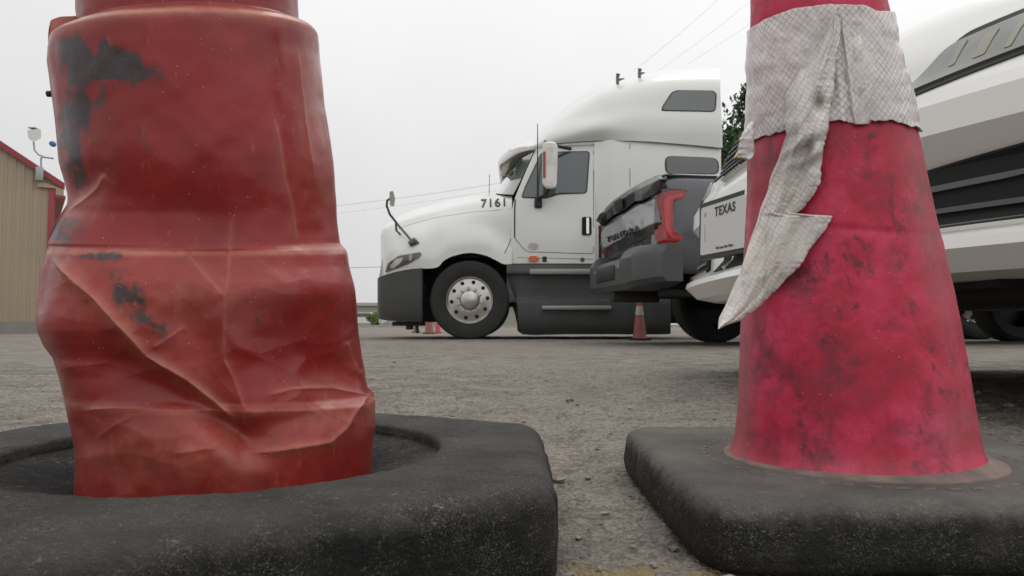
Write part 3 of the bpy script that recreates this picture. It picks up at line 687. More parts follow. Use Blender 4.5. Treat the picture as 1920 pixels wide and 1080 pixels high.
# ------------------------------------------------------------ semi truck
SY = 9.5; TW = 1.25
root_x = P(880, 600, SY).x
truck = thing('semi_truck', 'white sleeper cab semi truck numbered 7161 parked side-on behind the pickup', 'semi truck', (root_x, SY+TW, 0))
def tl(p): return p-Vector((root_x, SY+TW, 0))
def T(u, v, d=0): return tl(P(u, v, SY+d))
def trloft(name, st, mt, fu=5, fv=5, cap0=False, cap1=False, mirror=True, ang=30):
    A = np.array([[tuple(T(*p)) for p in s] for s in st]); A = catmull(A, fu); A = np.swapaxes(catmull(np.swapaxes(A, 0, 1), fv), 0, 1)
    A[:, :, 1] = np.minimum(A[:, :, 1], 0) if mirror else A[:, :, 1]
    a, b = A.shape[:2]; m = MB(); m.add(A.reshape(-1, 3).tolist(), grid_faces(a, b).tolist())
    if mirror:
        B = A.copy(); B[:, :, 1] *= -1; m.add(B.reshape(-1, 3).tolist(), grid_faces(a, b).tolist())
        for c, i in ((cap0, 0), (cap1, a-1)):
            if c: m.add(list(map(tuple, A[i]))+list(map(tuple, B[i][::-1])), [list(range(2*b))])
    o = m.build(name, mt, truck, ang=ang)
    bm = bmesh.new(); bm.from_mesh(o.data); bmesh.ops.remove_doubles(bm, verts=bm.verts, dist=.002); bm.to_mesh(o.data); bm.free(); o.data.set_sharp_from_angle(angle=R(ang)); return o
E = TW
hood = trloft('hood', [
    [(u, v, d) for v, d in r] for u, r in (
    (714, [(525, .80), (500, .81), (478, .83), (460, .85), (440, .88), (432, E)]),
    (719, [(519, .52), (496, .52), (474, .56), (438, .68), (430, .80), (427, E)]),
    (728, [(514, .30), (492, .30), (468, .36), (431, .56), (423, .72), (419, E)]),
    (745, [(509, .13), (486, .12), (461, .19), (426, .44), (415, .62), (407, E)]),
    (775, [(504, .04), (478, .02), (447, .10), (418, .35), (404, .53), (394, E)]),
    (817, [(502, 0), (475, .0), (434, .09), (407, .27), (392, .48), (382, E)]),
    (832, [(489, 0), (462, .0), (429, .09), (403, .25), (387, .48), (377, E)]),
    (850, [(480, 0), (455, .0), (425, .09), (400, .24), (383, .46), (373, E)]),
    (880, [(474, 0), (450, .0), (421, .09), (397, .20), (376, .44), (369, E)]),
    (910, [(479, 0), (452, .0), (424, .09), (394, .17), (372, .42), (366, E)]),
    (930, [(488, 0), (462, .01), (434, .09), (393, .14), (370, .38), (364, E)]),
    (944, [(495, .01), (470, .03), (444, .08), (392, .11), (369, .34), (363, E)]),
    (960, [(495, .04), (474, .05), (450, .07), (391, .09), (367, .30), (362, E)]))], white, cap0=False)
cab = trloft('cab', [
    [(958, 494, .06), (958, 440, .06), (961, 388, .08), (976, 345, .12), (1003, 283, .22), (1004, 278, .30), (1004, 275, E)],
    [(975, 494, .05), (975, 440, .04), (977, 388, .06), (990, 345, .11), (1012, 282, .20), (1013, 276, .28), (1013, 272, E)],
    [(1020, 494, .04), (1020, 440, .02), (1020, 388, .05), (1026, 345, .09), (1036, 281, .17), (1037, 274, .25), (1037, 270, E)],
    [(1070, 494, .04), (1070, 440, .02), (1070, 388, .05), (1072, 345, .08), (1074, 280, .15), (1074, 272, .22), (1074, 268, E)],
    [(1116, 494, .04), (1116, 440, .02), (1116, 388, .04), (1116, 345, .07), (1116, 279, .12), (1116, 271, .20), (1116, 266, E)]], white, fu=4, fv=4)
slp = trloft('sleeper', [
    [(u, 494, a+.02), (u, 430, a), (u, 370, a), (u, 310, a+.02), (u, sv, a+.06)] for u, a, sv in
    ((1114, .06, 266), (1122, .05, 264), (1135, .02, 263), (1150, -.01, 262), (1180, -.01, 263), (1240, -.01, 267), (1300, -.01, 272), (1346, 0, 276), (1352, .02, 277))], white, cap1=True, fu=4, fv=4)
roof = trloft('roof_fairing', [
    [(966, 284, .95), (966, 281, .97), (967, 278, 1.0), (968, 275, 1.1), (969, 272, E)],
    [(985, 281, .48), (985, 277, .47), (985, 273, .56), (985, 270, .8), (985, 268, E)],
    [(1004, 282, .26), (1004, 272, .24), (1004, 267, .36), (1004, 261, .65), (1004, 257, E)],
    [(1030, 279, .20), (1030, 262, .16), (1030, 247, .26), (1030, 236, .55), (1030, 230, E)],
    [(1071, 275, .16), (1071, 250, .08), (1071, 228, .20), (1071, 205, .48), (1071, 193, E)],
    [(1118, 270, .13), (1118, 240, .02), (1118, 216, .14), (1118, 178, .42), (1118, 162, E)],
    [(1159, 264, .04), (1159, 237, .00), (1159, 210, .08), (1159, 164, .36), (1159, 149, E)],
    [(1211, 265, .01), (1211, 235, .00), (1211, 205, .06), (1211, 151, .32), (1211, 136, E)],
    [(1263, 269, .01), (1263, 238, .00), (1263, 206, .06), (1263, 145, .30), (1263, 130.5, E)],
    [(1341, 276, .01), (1341, 240, .00), (1341, 206, .06), (1341, 143, .28), (1341, 128.5, E)],
    [(1355, 277, .03), (1354, 240, .02), (1352, 206, .08), (1350, 145, .30), (1349, 130.5, E)]], white, cap1=True)
# windscreen
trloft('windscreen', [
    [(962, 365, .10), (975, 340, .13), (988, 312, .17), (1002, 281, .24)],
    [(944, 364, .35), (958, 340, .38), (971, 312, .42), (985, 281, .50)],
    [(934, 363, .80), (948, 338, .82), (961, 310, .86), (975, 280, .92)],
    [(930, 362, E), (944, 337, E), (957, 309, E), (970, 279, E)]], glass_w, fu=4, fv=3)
# chrome sun visor
vis = trloft('sun_visor', [
    [(1004, 283, .20), (1004, 279, .17), (1002, 276, .18)],
    [(975, 300, .30), (970, 288, .22), (976, 276, .30)],
    [(948, 329, .50), (939, 308, .42), (958, 281, .55)],
    [(944, 329, .85), (935, 305, .80), (956, 279, .85)],
    [(943, 328, E), (934, 303, E), (956, 278, E)]], mat('smoked_chrome', (.33, .31, .28), .18, .9), fu=5, fv=4)
md = vis.modifiers.new('thickness', 'SOLIDIFY'); md.thickness = .015
# bumper
bump = trloft('bumper', [
    [(u, a, d+.03), (u, b, d), (u, c, d-.01), (u, e, d)] for u, a, b, c, e, d in (
    (715, 588, 575, 545, 527, TW+.02), (711, 588, 575, 545, 527, .95), (708, 592, 576, 545, 525, .60), (709, 596, 578, 545, 521, .34), (718, 600, 580, 545, 517, .17), (738, 602, 582, 545, 511, .05), (765, 603, 584, 545, 506, .01), (788, 603, 586, 545, 503, .0), (793, 603, 586, 545, 502, .03))], bumperm, fu=4, fv=4)
fb = MB(); x0 = T(712, 560, .9).x; fb.box((x0, -.34, .33), (x0+.12, .34, .80), .03); fb.build('bumper_centre', bumperm, truck)
gm = MB(); g0, g1 = T(716, 524, .8), T(727, 430, .8)
for k in range(9):
    t = k/8; x = g0.x+(g1.x-g0.x)*t-.01; z = g0.z+(g1.z-g0.z)*t; gm.box((x, -.46, z-.018), (x+.05, .46, z+.018), .006)
gm.build('grille', chrome, truck)
m = MB(); m.prism([(710, 524), (717, 527), (734, 431), (727, 427)], lambda a, b, d: T(a, b, d), .62, 2*TW-.62); m.build('grille_surround', mat('bronze_chrome', (.42, .38, .33), .25, .8), truck)
gb = MB(); gb.prism([(g0.x+.03, g0.z-.05), (g1.x+.05, g1.z+.03), (g1.x+.2, g1.z+.02), (g0.x+.2, g0.z-.05)], lambda a, b, d: (a, d, b), -.5, .5); gb.build('grille_backing', void, truck)
# inner wheel arch, chassis, floor
ib = MB(); ib.box(tl(P(800, 500, SY+.35)), tl(P(975, 470, SY+.42))+Vector((0, 0, -.62))); ib.box((-.9, -1.15, 1.05), (.75, 1.15, 1.10)); ib.build('wheel_arch_liner', void, truck)
al = MB()
pts = [(880+87*math.cos(a), 562-87*math.sin(a)) for a in np.linspace(R(-8), R(188), 40)]
for i in range(39):
    (a, b), (c, d) = pts[i], pts[i+1]; al.add([T(a, b, .012), T(c, d, .012), T(c, d, .42), T(a, b, .42)], [(0, 1, 2, 3)])
al.build('wheel_arch', void, truck)
ch = MB(); xr = T(1355, 400).x
for s_ in (-1, 1): ch.box((-1.2, s_*.43-.04, .80), (6.6, s_*.43+.04, 1.04))
for x in (.6, 2.2, 3.6, 5.2, 6.4): ch.box((x, -.43, .82), (x+.1, .43, 1.0))
ch.build('chassis_rails', black, truck)
fl_ = MB(); fl_.box((.7, -1.12, .93), (xr-.02, 1.12, 1.02)); fl_.build('cab_floor', black, truck)
skirt = trloft('side_skirt', [
    [(u, 627+e, .14), (u, 606+e, .05), (u, 566, .04), (u, 558, .07), (u, 520, .05), (u, 512, .01), (u, 496, .02)] for u, e in
    ((950, -90), (958, -70), (966, -45), (972, -20), (980, 0), (1060, 0), (1150, 0), (1249, 0), (1254, -4))], skirtm, cap1=True, fu=3, fv=5, ang=25)
sk = MB(); a = T(960, 494, .03); b = T(1180, 503, .3); sk.box(a, (b.x, a.y+.3, b.z)); sk.build('cab_sill', black, truck)
st_ = MB(); stepm = mat('dull_step_metal', (.30, .30, .285), .5, .5)
for (u0, v0, u1, v1) in ((993, 504, 1123, 515), (1016, 573, 1145, 581)):
    a = T(u0, v0, -.045); b = T(u1, v1, .05); st_.box(a, b, .012)
    st_.build('cab_step', stepm, truck); st_ = MB()
tk = MB(); tk.tube([(T(1256, 560).x, -.80, .53), (T(1256, 560).x+1.0, -.80, .53)], .33, 24); tk.build('fuel_tank', black, truck)
tr = .5
zr = T(880, 565).z
for s_ in (-1, 1):
    wheel(truck, (0, s_*(TW-.17) if s_ > 0 else -(TW-.135), .5), .505, .27, s_, 'truck')
    for px in (1655, 1843):
        x = T(px, 600).x
        wheel(truck, (x, s_*(TW-.30), .5), .505, .55, s_, 'truck')
ax = MB(); ax.tube([(0, -1.05, .48), (0, 1.05, .48)], .07, 10); ax.tube([(0, -.9, .34), (.0, .9, .34)], .03); ax.box((-.5, -.5, .36), (-.3, .5, .52)); ax.build('front_axle', black, truck)
mf = MB(); x = T(1850, 600).x; mf.box((x+.62, -1.15, .25), (x+.64, 1.15, 1.0)); mf.build('mud_flap', black, truck)
uh = MB(); uh.box(tl(P(735, 603, SY+.25)), tl(P(790, 611, SY+.25))+Vector((0, .5, 0)), .01); uh.tube([tl(P(768, 600, SY+.3)), tl(P(768, 618, SY+.3))], .05, 8)
uh.tube([tl(P(781, 600, SY+.25)), tl(P(783, 624, SY+.2))], .022, 8); uh.build('tow_bracket', black, truck)
# panels laid on the bodywork
cam_l = tl(Vector((0, 0, H0)))
def rayT(u, v): return cam_l, (T(u, v, 0)-cam_l)
bh, bc, bs, br = bvh_of(hood), bvh_of(cab), bvh_of(slp), bvh_of(roof)
def win(name, poly, rad, bv, mt=glass_d, grow=3.0):
    fr_p = []
    c = Vector((sum(p[0] for p in poly)/len(poly), sum(p[1] for p in poly)/len(poly)))
    for p in poly: q = Vector(p)-c; fr_p.append(tuple(c+q*(1+grow/q.length)))
    fr = decal_poly(name, fr_p, rad*1.2, 14, rayT, bv, .004, .02, seam, truck)
    decal_poly('pane', poly, rad, 14, rayT, bv, .012, .006, mt, fr)
win('side_window', [(979, 370), (987, 350), (1016, 288), (1104, 285), (1098, 362), (1046, 362), (1026, 370)], 6, bc, glass_side)
fq = decal('window_divider', *strip([(1022, 288), (1021, 368)], 3), rayT, bc, .02, .02, seam, truck)
win('sleeper_window', [(1249, 293), (1344, 297), (1346, 326), (1250, 326)], 11, bs)
win('roof_window', [(1242, 207), (1245, 198), (1262, 174), (1272, 171), (1335, 171), (1341, 177), (1339, 209)], 7, br)
def line(name, pts, w, bv, mt=seam, off=.002):
    q = [pts[0]]
    for i in range(1, len(pts)-1): q += [tuple((1-t)**2*(Vector(pts[i]).lerp(Vector(pts[i-1]), min(.4, 7/(Vector(pts[i])-Vector(pts[i-1])).length)))+2*t*(1-t)*Vector(pts[i])+t*t*Vector(pts[i]).lerp(Vector(pts[i+1]), min(.4, 7/(Vector(pts[i])-Vector(pts[i+1])).length))) for t in (0, .33, .67, 1)]
    pts = q+[pts[-1]]
    return decal(name, *strip(densify(pts, 4), w), rayT, bv, off, .006, mt, truck)
line('door_seam', [(1113, 284), (1113, 476), (987, 472), (966, 448)], 1.1, bc)
line('front_door_seam', [(966, 374), (965, 400), (965, 446)], 2.6, bc, seam, .004)
line('fender_seam', [(958, 448), (953, 462), (946, 475)], 1.4, bh)
line('panel_seam', [(1181, 268), (1181, 490)], 1.2, bs)
line('sill_seam', [(970, 483), (1113, 486)], .8, bc)
line('roof_seam', [(1030, 271), (1080, 266.5), (1118, 264.5), (1160, 264), (1211, 266), (1263, 269.5), (1341, 276)], 1.4, br)
line('hood_crease_shade', [(740, 431), (775, 419), (817, 408), (880, 398), (957, 392)], .9, bh, mat('crease_shadow', (.42, .42, .40), .6))  # grey strip paints the shade along the hood's shoulder crease
decal_poly('headlight', [(723, 511), (729, 494), (748, 480), (788, 473), (791, 477), (786, 483), (765, 495), (745, 503)], 3, 6, rayT, bh, .012, .03, glass_d, truck)
decal_poly('headlight_bulb', [(768, 478), (774, 476), (774, 487), (768, 490)], 1, 6, rayT, bh, .02, .008, mat('bulb', (.45, .30, .27), .3), truck)
decal_poly('headlight_reflector', [(732, 500), (745, 486), (758, 483), (752, 494), (738, 504)], 2, 6, rayT, bh, .018, .006, alu, truck)
decal_poly('side_marker', [(990, 485), (994, 480), (1006, 480), (1011, 485), (1007, 490), (993, 490)], 2, 6, rayT, bc, .03, .03, orange, truck)
decal_poly('marker_plate', [(1017, 481), (1025, 481), (1025, 491), (1017, 491)], 1, 6, rayT, bc, .008, .01, black, truck)
decal_poly('diamond_sticker', [(1092, 482), (1097, 487), (1092, 492), (1087, 487)], .5, 6, rayT, bc, .006, .005, mat('sticker_brown', (.12, .05, .05), .5), truck)
decal_poly('round_sticker', [(1000+10*math.cos(a), 462+7*math.sin(a)) for a in np.linspace(0, 2*PI, 20)[:-1]], 0, 6, rayT, bc, .004, .004, smudge, truck)
hp = decal_poly('door_handle', [(1091, 407), (1109, 407), (1109, 441), (1091, 441)], 4, 8, rayT, bc, .012, .02, void, truck)
decal_poly('handle_grip', [(1099, 409), (1104, 409), (1104, 439), (1099, 439)], 2, 8, rayT, bc, .035, .02, chrome, hp)
# number on the hood flank
tv, tf = text_mesh('7161', 25, 0, .25, 1.12)
w_ = max(v.x for v in tv)-min(v.x for v in tv)
decal('truck_number', *refine([(926.5+v.x*45/w_-v.y*.03, 381.5-v.y*.84-v.x*.05) for v in tv], tf, 2.5), rayT, bh, .010, .009, ink, truck)
# door mirror
mi = MB(); pm = [(1017, 272), (1022, 265), (1040, 266), (1046, 274), (1044, 346), (1040, 354), (1024, 354), (1017, 345)]
mi.prism(rounded(pm, 4), lambda a, b, d: T(a, b, d), -.34, -.12); mo = mi.build('door_mirror', white, truck, ang=40)
md = mo.modifiers.new('bevel', 'BEVEL'); md.width = .02; md.segments = 3; md.limit_method = 'ANGLE'
mi = MB(); mi.prism([(1018, 284), (1023, 284), (1023, 333), (1018, 333)], lambda a, b, d: T(a, b, d), -.352, -.335); mi.build('mirror_red_reflection', red_l, mo)  # red strip paints a reflection into the mirror's shiny shell
mi = MB(); mi.prism([(1024, 276), (1043, 276), (1042, 350), (1024, 350)], lambda a, b, d: T(a, b, d), -.346, -.335); mi.build('mirror_cover', alu, mo)
mi = MB(); mi.tube([T(1022, 266, -.25), T(1040, 273, -.05), T(1070, 279, .10)], .022); mi.tube([T(1030, 352, -.22), T(1024, 366, -.12), T(1010, 372, .0), T(1010, 384, .05)], .028); mi.box(T(1002, 371, .0), T(1016, 392, .12), .02); mi.build('mirror_bracket', black, truck)
an = MB(); an.tube([T(1008, 372, -.06), T(1008, 300, -.08), T(1008, 232, -.08)], [.012, .008, .005], 6); an.build('antenna', black, truck)
an = MB(); an.tube([T(917, 366, .8), T(918, 327, .8)], .0045, 5); an.build('antenna', black, truck)
# hood mirror on its stalks
hm = MB(); hm.tube([T(735, 370, -.02), T(726, 376, .02), T(725, 386, .05), T(731, 402, .1), T(745, 420, .16), T(775, 455, .05)], .016); hm.tube([T(742, 414, .15), T(743, 432, .2), T(751, 440, .3)], .014)
hm.tube([T(768, 458, .05), T(777, 452, .04), T(785, 457, .06)], [.04, .05, .02], 8)
hm.build('hood_mirror_stalk', mat('stalk', (.12, .11, .10), .4, .5), truck)
hm = MB(); hm.prism(rounded([(730, 359), (737, 358), (741, 372), (739, 387), (731, 386)], 2), lambda a, b, d: T(a, b, d), -.10, .08); hm.build('hood_mirror', mat('mirror_shell', (.30, .29, .26), .3, .7), truck)
# roof horns
for (u0, v0, s_) in ((1158, 152, 1), (1199, 140, .8)):
    hn = MB(); hn.tube([T(u0, v0+6, .45), T(u0, v0-8*s_, .45)], .022, 8); hn.tube([T(u0+1, v0-2, .45), T(u0+13*s_, v0-5*s_, .45)], [.022, .006], 8); hn.tube([T(u0, v0-8*s_, .45), T(u0+1, v0-13*s_, .45)], [.02, .03], 8); hn.build('air_horn', mat('horn_metal', (.16, .15, .13), .45, .6), truck)

# ------------------------------------------------------------ grey pickup (seen from its back corner)
PA = R(9)
pk = thing('pickup_truck', 'dark grey pickup with caved-in tailgate and red tail light behind the white car', 'pickup truck', (1.255+.90*math.sin(PA)*-1, 6.3+.90*math.cos(PA), 0), PA)
HW = .90
def px_grid(name, xs, pf, mt, parent=pk, ang=35):      # loft of closed cross-sections
    A = [pf(x) for x in xs]; n = len(A[0]); m = MB(); m.add([p for r in A for p in r], grid_faces(len(xs), n, True).tolist()); m.f += [list(range(n))[::-1], [(len(xs)-1)*n+i for i in range(n)]]; return m.build(name, mt, parent, ang=ang)
# bed sides (with an arch), front wall, floor
for s_ in (-1, 1):
    m = MB(); xs = np.linspace(.06, 1.95, 48); rows = 14; vs = []
    for x in xs:
        zb = .62
        d = abs(x-1.22)
        if d < .52: zb = max(.62, .42+math.sqrt(max(0, .52**2-d*d)))
        for j in range(rows):
            t = j/(rows-1); z = zb+(1.455-zb)*t; bul = .035*math.sin(PI*min(1, max(0, (z-.55)/.9)))-.05*max(0, (z-1.3)/.155)**2
            flare = .03*math.exp(-((math.hypot(x-1.22, z-.42)-.56)/.05)**2)
            vs.append((x, s_*(HW-.03+bul+flare-.05*math.exp(-(x-.06)/.05)), z))
    m.add(vs, grid_faces(len(xs), rows).tolist()); o = m.build('bed_side', grey_pu, pk); md = o.modifiers.new('thickness', 'SOLIDIFY'); md.thickness = .05; md.offset = -1 if s_ > 0 else 1
    m = MB(); m.box((.05, s_*(HW-.10), 1.452), (1.96, s_*(HW-.015), 1.475), .01); m.build('bed_rail', black, pk)
m = MB(); m.box((.05, -HW+.06, .72), (1.95, HW-.06, .76)); m.box((1.9, -HW+.05, .7), (1.95, HW-.05, 1.45)); m.box((.2, -.5, .45), (4.9, -.38, .62)); m.box((.2, .38, .45), (4.9, .5, .62)); m.build('bed_floor', black, pk)
# caved-in tailgate: the outline is bent, so each panel is lofted between its own top and bottom line
_pm = Matrix.Translation(pk.location) @ Matrix.Rotation(PA, 4, 'Z'); PMI = _pm.inverted(); cam_p = PMI @ Vector((0, 0, H0))
def K(u, v, x):                                        # point of the tailgate plane local x
    d = PMI @ P(u, v, 7) - cam_p; return cam_p+d*((x-cam_p.x)/d.x)
def rear_panel(name, top, bot, prof, mt, nu=60, nv=26, amp=.006):
    us = np.linspace(top[0][0], top[-1][0], nu); vs = []
    for t in np.linspace(0, 1, nv):
        for u in us:
            a = np.interp(u, *zip(*top)); b = np.interp(u, *zip(*bot)); v = a+(b-a)*t
            vs.append(K(u, v, np.interp(t, *zip(*prof))+amp*float(fbm(np.array(u/22), np.array(v/26), 2, 5))))
    o = mesh(name, vs, grid_faces(nv, nu), mt, pk, ang=50); md = o.modifiers.new('thickness', 'SOLIDIFY'); md.thickness = .06; md.offset = -1 if sum(p.normal.x for p in o.data.polygons) < 0 else 1; return o
tail_m = mat('scuffed_grey_paint', (.115, .115, .12), .25, metal=.3, coat=.7, col2=(.07, .07, .075), vscale=1.5)
mid = [(1128, 426), (1134, 417), (1150, 404), (1172, 392), (1190, 378), (1205, 376), (1228, 364)]
rear_panel('tailgate_spoiler', [(1128, 412), (1130, 400), (1134, 391), (1150, 375), (1180, 354), (1210, 338), (1233, 328), (1238, 327)], mid+[(1238, 354)], [(0, .0), (.12, -.055), (.3, -.075), (1, -.035)], grey_dk)
tg = rear_panel('tailgate', [(1127, 432)]+[(a, b+2) for a, b in mid[1:]], [(1127, 470), (1130, 492), (1136, 500), (1146, 497), (1180, 480), (1205, 468), (1228, 460)],
    [(0, .0), (.08, -.035), (.35, -.050), (.56, -.07), (.66, -.045), (.80, -.01), (1, .02)], tail_m, amp=.007)
btg = bvh_of(tg)
bp_ = [(1131, 405), (1150, 380), (1190, 352), (1227, 336), (1227, 456), (1205, 470), (1150, 492), (1135, 490)]
m = MB(); n = len(bp_); m.add([K(u, v, .03) for u, v in bp_]+[K(u, v, .09) for u, v in bp_], [list(range(n)), [n+i for i in range(n)][::-1]]+[(i, (i+1) % n, n+(i+1) % n, n+i) for i in range(n)]); m.build('inner_tailgate_skin', black, pk)
rayK = lambda u, v: (cam_p, K(u, v, 0)-cam_p)
tv, tf = text_mesh('TUNDRA', 10, 0, .0, 1.25); w_ = max(v.x for v in tv)-min(v.x for v in tv)
decal('tailgate_lettering', *refine([(1167+v.x*60/w_*(1+.12*v.x/w_), 440-v.y*(1.65+.5*v.x/w_)-v.x*60/w_*.36) for v in tv], tf, 3), rayK, btg, .014, .014, mat('letter_grey', (.045, .045, .048), .5), tg)
bsp = bvh_of(bpy.data.objects['tailgate_spoiler'])
decal_poly('tailgate_handle', [(1155, 380), (1170, 371), (1172, 388), (1158, 398)], 2, 5, rayK, bsp, .025, .03, black, tg)
decal_poly('badge', [(1137, 470), (1146, 466), (1146, 473), (1138, 477)], 1, 5, rayK, btg, .008, .008, red_l, tg)
# tail lights: dark housing round the corner, C-shaped red lens on it
for s_ in (-1, 1):
    q = rounded([(-.02, HW-.20), (-.02, HW+.02), (.36, HW+.028), (.36, HW-.2)], .05, 8)
    m = MB(); n = len(q); zs_ = (.86, .875, 1.33, 1.345); ins = (.02, 0, 0, .02)
    m.add([(a+(i_ if a < .1 else 0), s_*(b-i_), z) for z, i_ in zip(zs_, ins) for a, b in q], grid_faces(4, n, True).tolist()+[list(range(n)), [3*n+i for i in range(n)]])
    ho = m.build('tail_light', grey_pu, pk, ang=40)
    if s_ < 0:
        bho = bvh_of(ho); lens = []
        for nm, pts, rad, off, mt in (
            ('dark_surround', [(388, 215), (418, 178), (460, 166), (556, 170), (560, 200), (535, 240), (522, 300), (528, 380), (580, 440), (600, 500), (552, 474), (415, 476), (386, 455)], 4, .008, black),
            ('red_lens', [(388, 215), (420, 180), (460, 171), (540, 173), (553, 190), (540, 212), (520, 222), (482, 226), (474, 262), (478, 375), (496, 408), (540, 418), (553, 440), (550, 466), (520, 471), (420, 471), (393, 455), (388, 400)], 3, .022, red_l),
            ('light_bar', [(424, 235), (438, 212), (520, 190), (538, 192), (520, 206), (462, 222), (455, 262), (458, 385), (474, 425), (530, 436), (532, 446), (462, 440), (430, 395)], 2, .028, mat('red_bar', (.55, .008, .02), .2, coat=1))):
            o = decal_poly(nm, [(1100+a/3+2, 300+b/3) for a, b in pts], rad, 5, rayK, bho, off, .02, mt, ho); lens.append(o)
    else:
        for l_ in lens: mesh(l_.name.split('.')[0], [(v.co.x, -v.co.y, v.co.z) for v in l_.data.vertices], [list(p.vertices) for p in l_.data.polygons], l_.data.materials[0], ho)
# step bumper with chamfered ends
def bsec(y):
    e = max(0, (abs(y)-.62)/.38) if y < 0 else max(0, (y-.55)/.27); x0 = -.20+.20*e**2.0; st = -.04 if abs(y) < .45 else 0
    zt = .80 if abs(y) < .45 else .87
    return [(x0+.02, y, .50+.05*e), (x0-.02, y, .55+.04*e), (x0-.02, y, zt-.10), (x0+.02, y, zt-.03), (x0+.06, y, zt), (.16, y, zt), (.16, y, .50+.05*e)]
px_grid('rear_bumper', list(np.linspace(-1.0, -.46, 16))+[-.44, -.2, 0, .2, .44]+list(np.linspace(.46, .82, 14)), bsec, skirtm, ang=28)
m = MB(); m.box((-.23, -.30, .60), (-.215, .30, .74), .01); m.build('bumper_pads', black, pk)
m = MB(); m.box((-.16, -.06, .40), (.3, .06, .52), .01); m.tube([(.1, -.6, .47), (.5, -.6, .47)], .045, 10); m.build('tow_hitch', black, pk)
m = MB(); m.tube([(1.22, -.75, .42), (1.22, .75, .42)], .07, 10); m.tube([(4.9, -.75, .42), (4.9, .75, .42)], .05, 8); m.box((.3, -.8, .55), (1.9, .8, .60)); m.build('axles', black, pk)
for x in (1.22, 4.9):
    for s_ in (-1, 1): wheel(pk, (x, s_*(HW-.12), .425), .43, .28, s_, 'pickup')
# cab, hood
for s_ in (-1, 1):
    m = MB(); xs = np.linspace(1.97, 5.75, 70); vs = []
    for x in xs:
        zb = .50; d = abs(x-4.9)
        if d < .52: zb = max(.5, .42+math.sqrt(.52**2-d*d))
        ztp = 1.22-.08*max(0, (x-4.4)/1.3)
        for j in range(10):
            t = j/9; z = zb+(ztp-zb)*t; vs.append((x, s_*(HW+.03*math.sin(PI*t)-.25*max(0, (x-5.4)/.35)**2), z))
    m.add(vs, grid_faces(70, 10).tolist()); o = m.build('door_side', grey_pu, pk); md = o.modifiers.new('thickness', 'SOLIDIFY'); md.thickness = .04
def csec(x, tab):
    w, zt, zb, wt = [np.interp(x, [r[0] for r in tab], [r[i] for r in tab]) for i in (1, 2, 3, 4)]
    return [(x, -w, zb), (x, -wt, zt-.05), (x, -wt+.08, zt), (x, wt-.08, zt), (x, wt, zt-.05), (x, w, zb)]
ct = [(1.97, .88, 1.30, 1.2, .86), (2.15, .88, 1.92, 1.2, .72), (2.6, .88, 1.96, 1.2, .72), (3.4, .88, 1.93, 1.2, .72), (4.25, .88, 1.28, 1.2, .84)]
px_grid('pickup_cab', np.linspace(1.97, 4.25, 14), lambda x: csec(x, ct), grey_pu)
ht = [(4.2, .90, 1.28, 1.15, .88), (5.3, .88, 1.20, 1.1, .84), (5.75, .70, 1.05, .6, .66)]
px_grid('hood', np.linspace(4.2, 5.75, 8), lambda x: csec(x, ht), grey_pu)
for s_ in (-1, 1):
    m = MB(); q = [(2.2, 1.27), (3.95, 1.27), (3.4, 1.80), (2.3, 1.83)]
    m.prism(q, lambda a, b, d: (a, s_*(.905-(b-1.2)*.21+d), b), -.02, .012); m.build('cab_window', glass_d, pk)
m = MB(); m.prism([(-.68, 1.36), (.68, 1.36), (.58, 1.82), (-.58, 1.82)], lambda a, b, d: (1.94+(b-1.2)*.25+d, a, b), 0, .05); m.build('back_window', glass_d, pk)

# ------------------------------------------------------------ white car (front towards the cones)
CFX, CFY = .695, 2.20
car = thing('car', 'white car with a Texas front plate right behind the pink-red cone', 'car', (CFX, CFY, 0))
HWC = 1.08
PROF = [(.275, .30), (.275, .06), (.288, -.01), (.330, -.055), (.348, -.050), (.385, .005), (.45, .015), (.500, .03), (.560, -.022), (.62, -.018), (.655, .0), (.70, .03), (.75, .05), (.80, .08), (.85, .12), (.895, .18), (.925, .26), (.955, .42), (1.0, .70), (1.04, 1.0), (1.08, 1.2)]
_tp = []
for (z0, x0), (z1, x1) in zip(PROF[:10], PROF[1:11]): _tp += [(x0+(x1-x0)*k, z0+(z1-z0)*k) for k in (0, .12, .5, .88)]
PR = np.array(_tp+[tuple(q) for q in catmull(np.array([(b, a) for a, b in PROF[10:]]), 5)])
ys = np.concatenate([np.linspace(-1, -.8, 26)[:-1], np.linspace(-.8, .8, 60), np.linspace(.8, 1, 26)[1:]])
vs = []
def plan(s): return .10*s*s+.34*max(0, (s-.70)/.30)**2.2 if s > 0 else .30*s*s+.10*max(0, (-s-.94)/.06)**3
for s in ys:
    for k, (x, z) in enumerate(PR):
        w = plan(s)*(1-min(1, max(0, (x-.1)/.9)))
        zc = z-(.13*abs(s)**3.5)*min(1, max(0, (z-.62)/.3))-.05*max(0, (abs(s)-.9)/.1)**2*(z > .8)
        vs.append((x+w, s*HWC, zc))
body = mesh('front_body', np.array(vs), grid_faces(len(ys), len(PR)), white_car, car, ang=24)
bb = bvh_of(body)
rayC = lambda a, b: (Vector((-2, -a, b)), Vector((1, 0, 0)))        # a to the right when looking at the car's face
def sym(name, poly, rad, step, off, th_, mt, parent=car, both=True):
    o = decal_poly(name, poly, rad, step, rayC, bb, off, th_, mt, parent)
    if both: decal_poly(name, [(-a, b) for a, b in poly][::-1], rad, step, rayC, bb, off, th_, mt, parent)
    return o
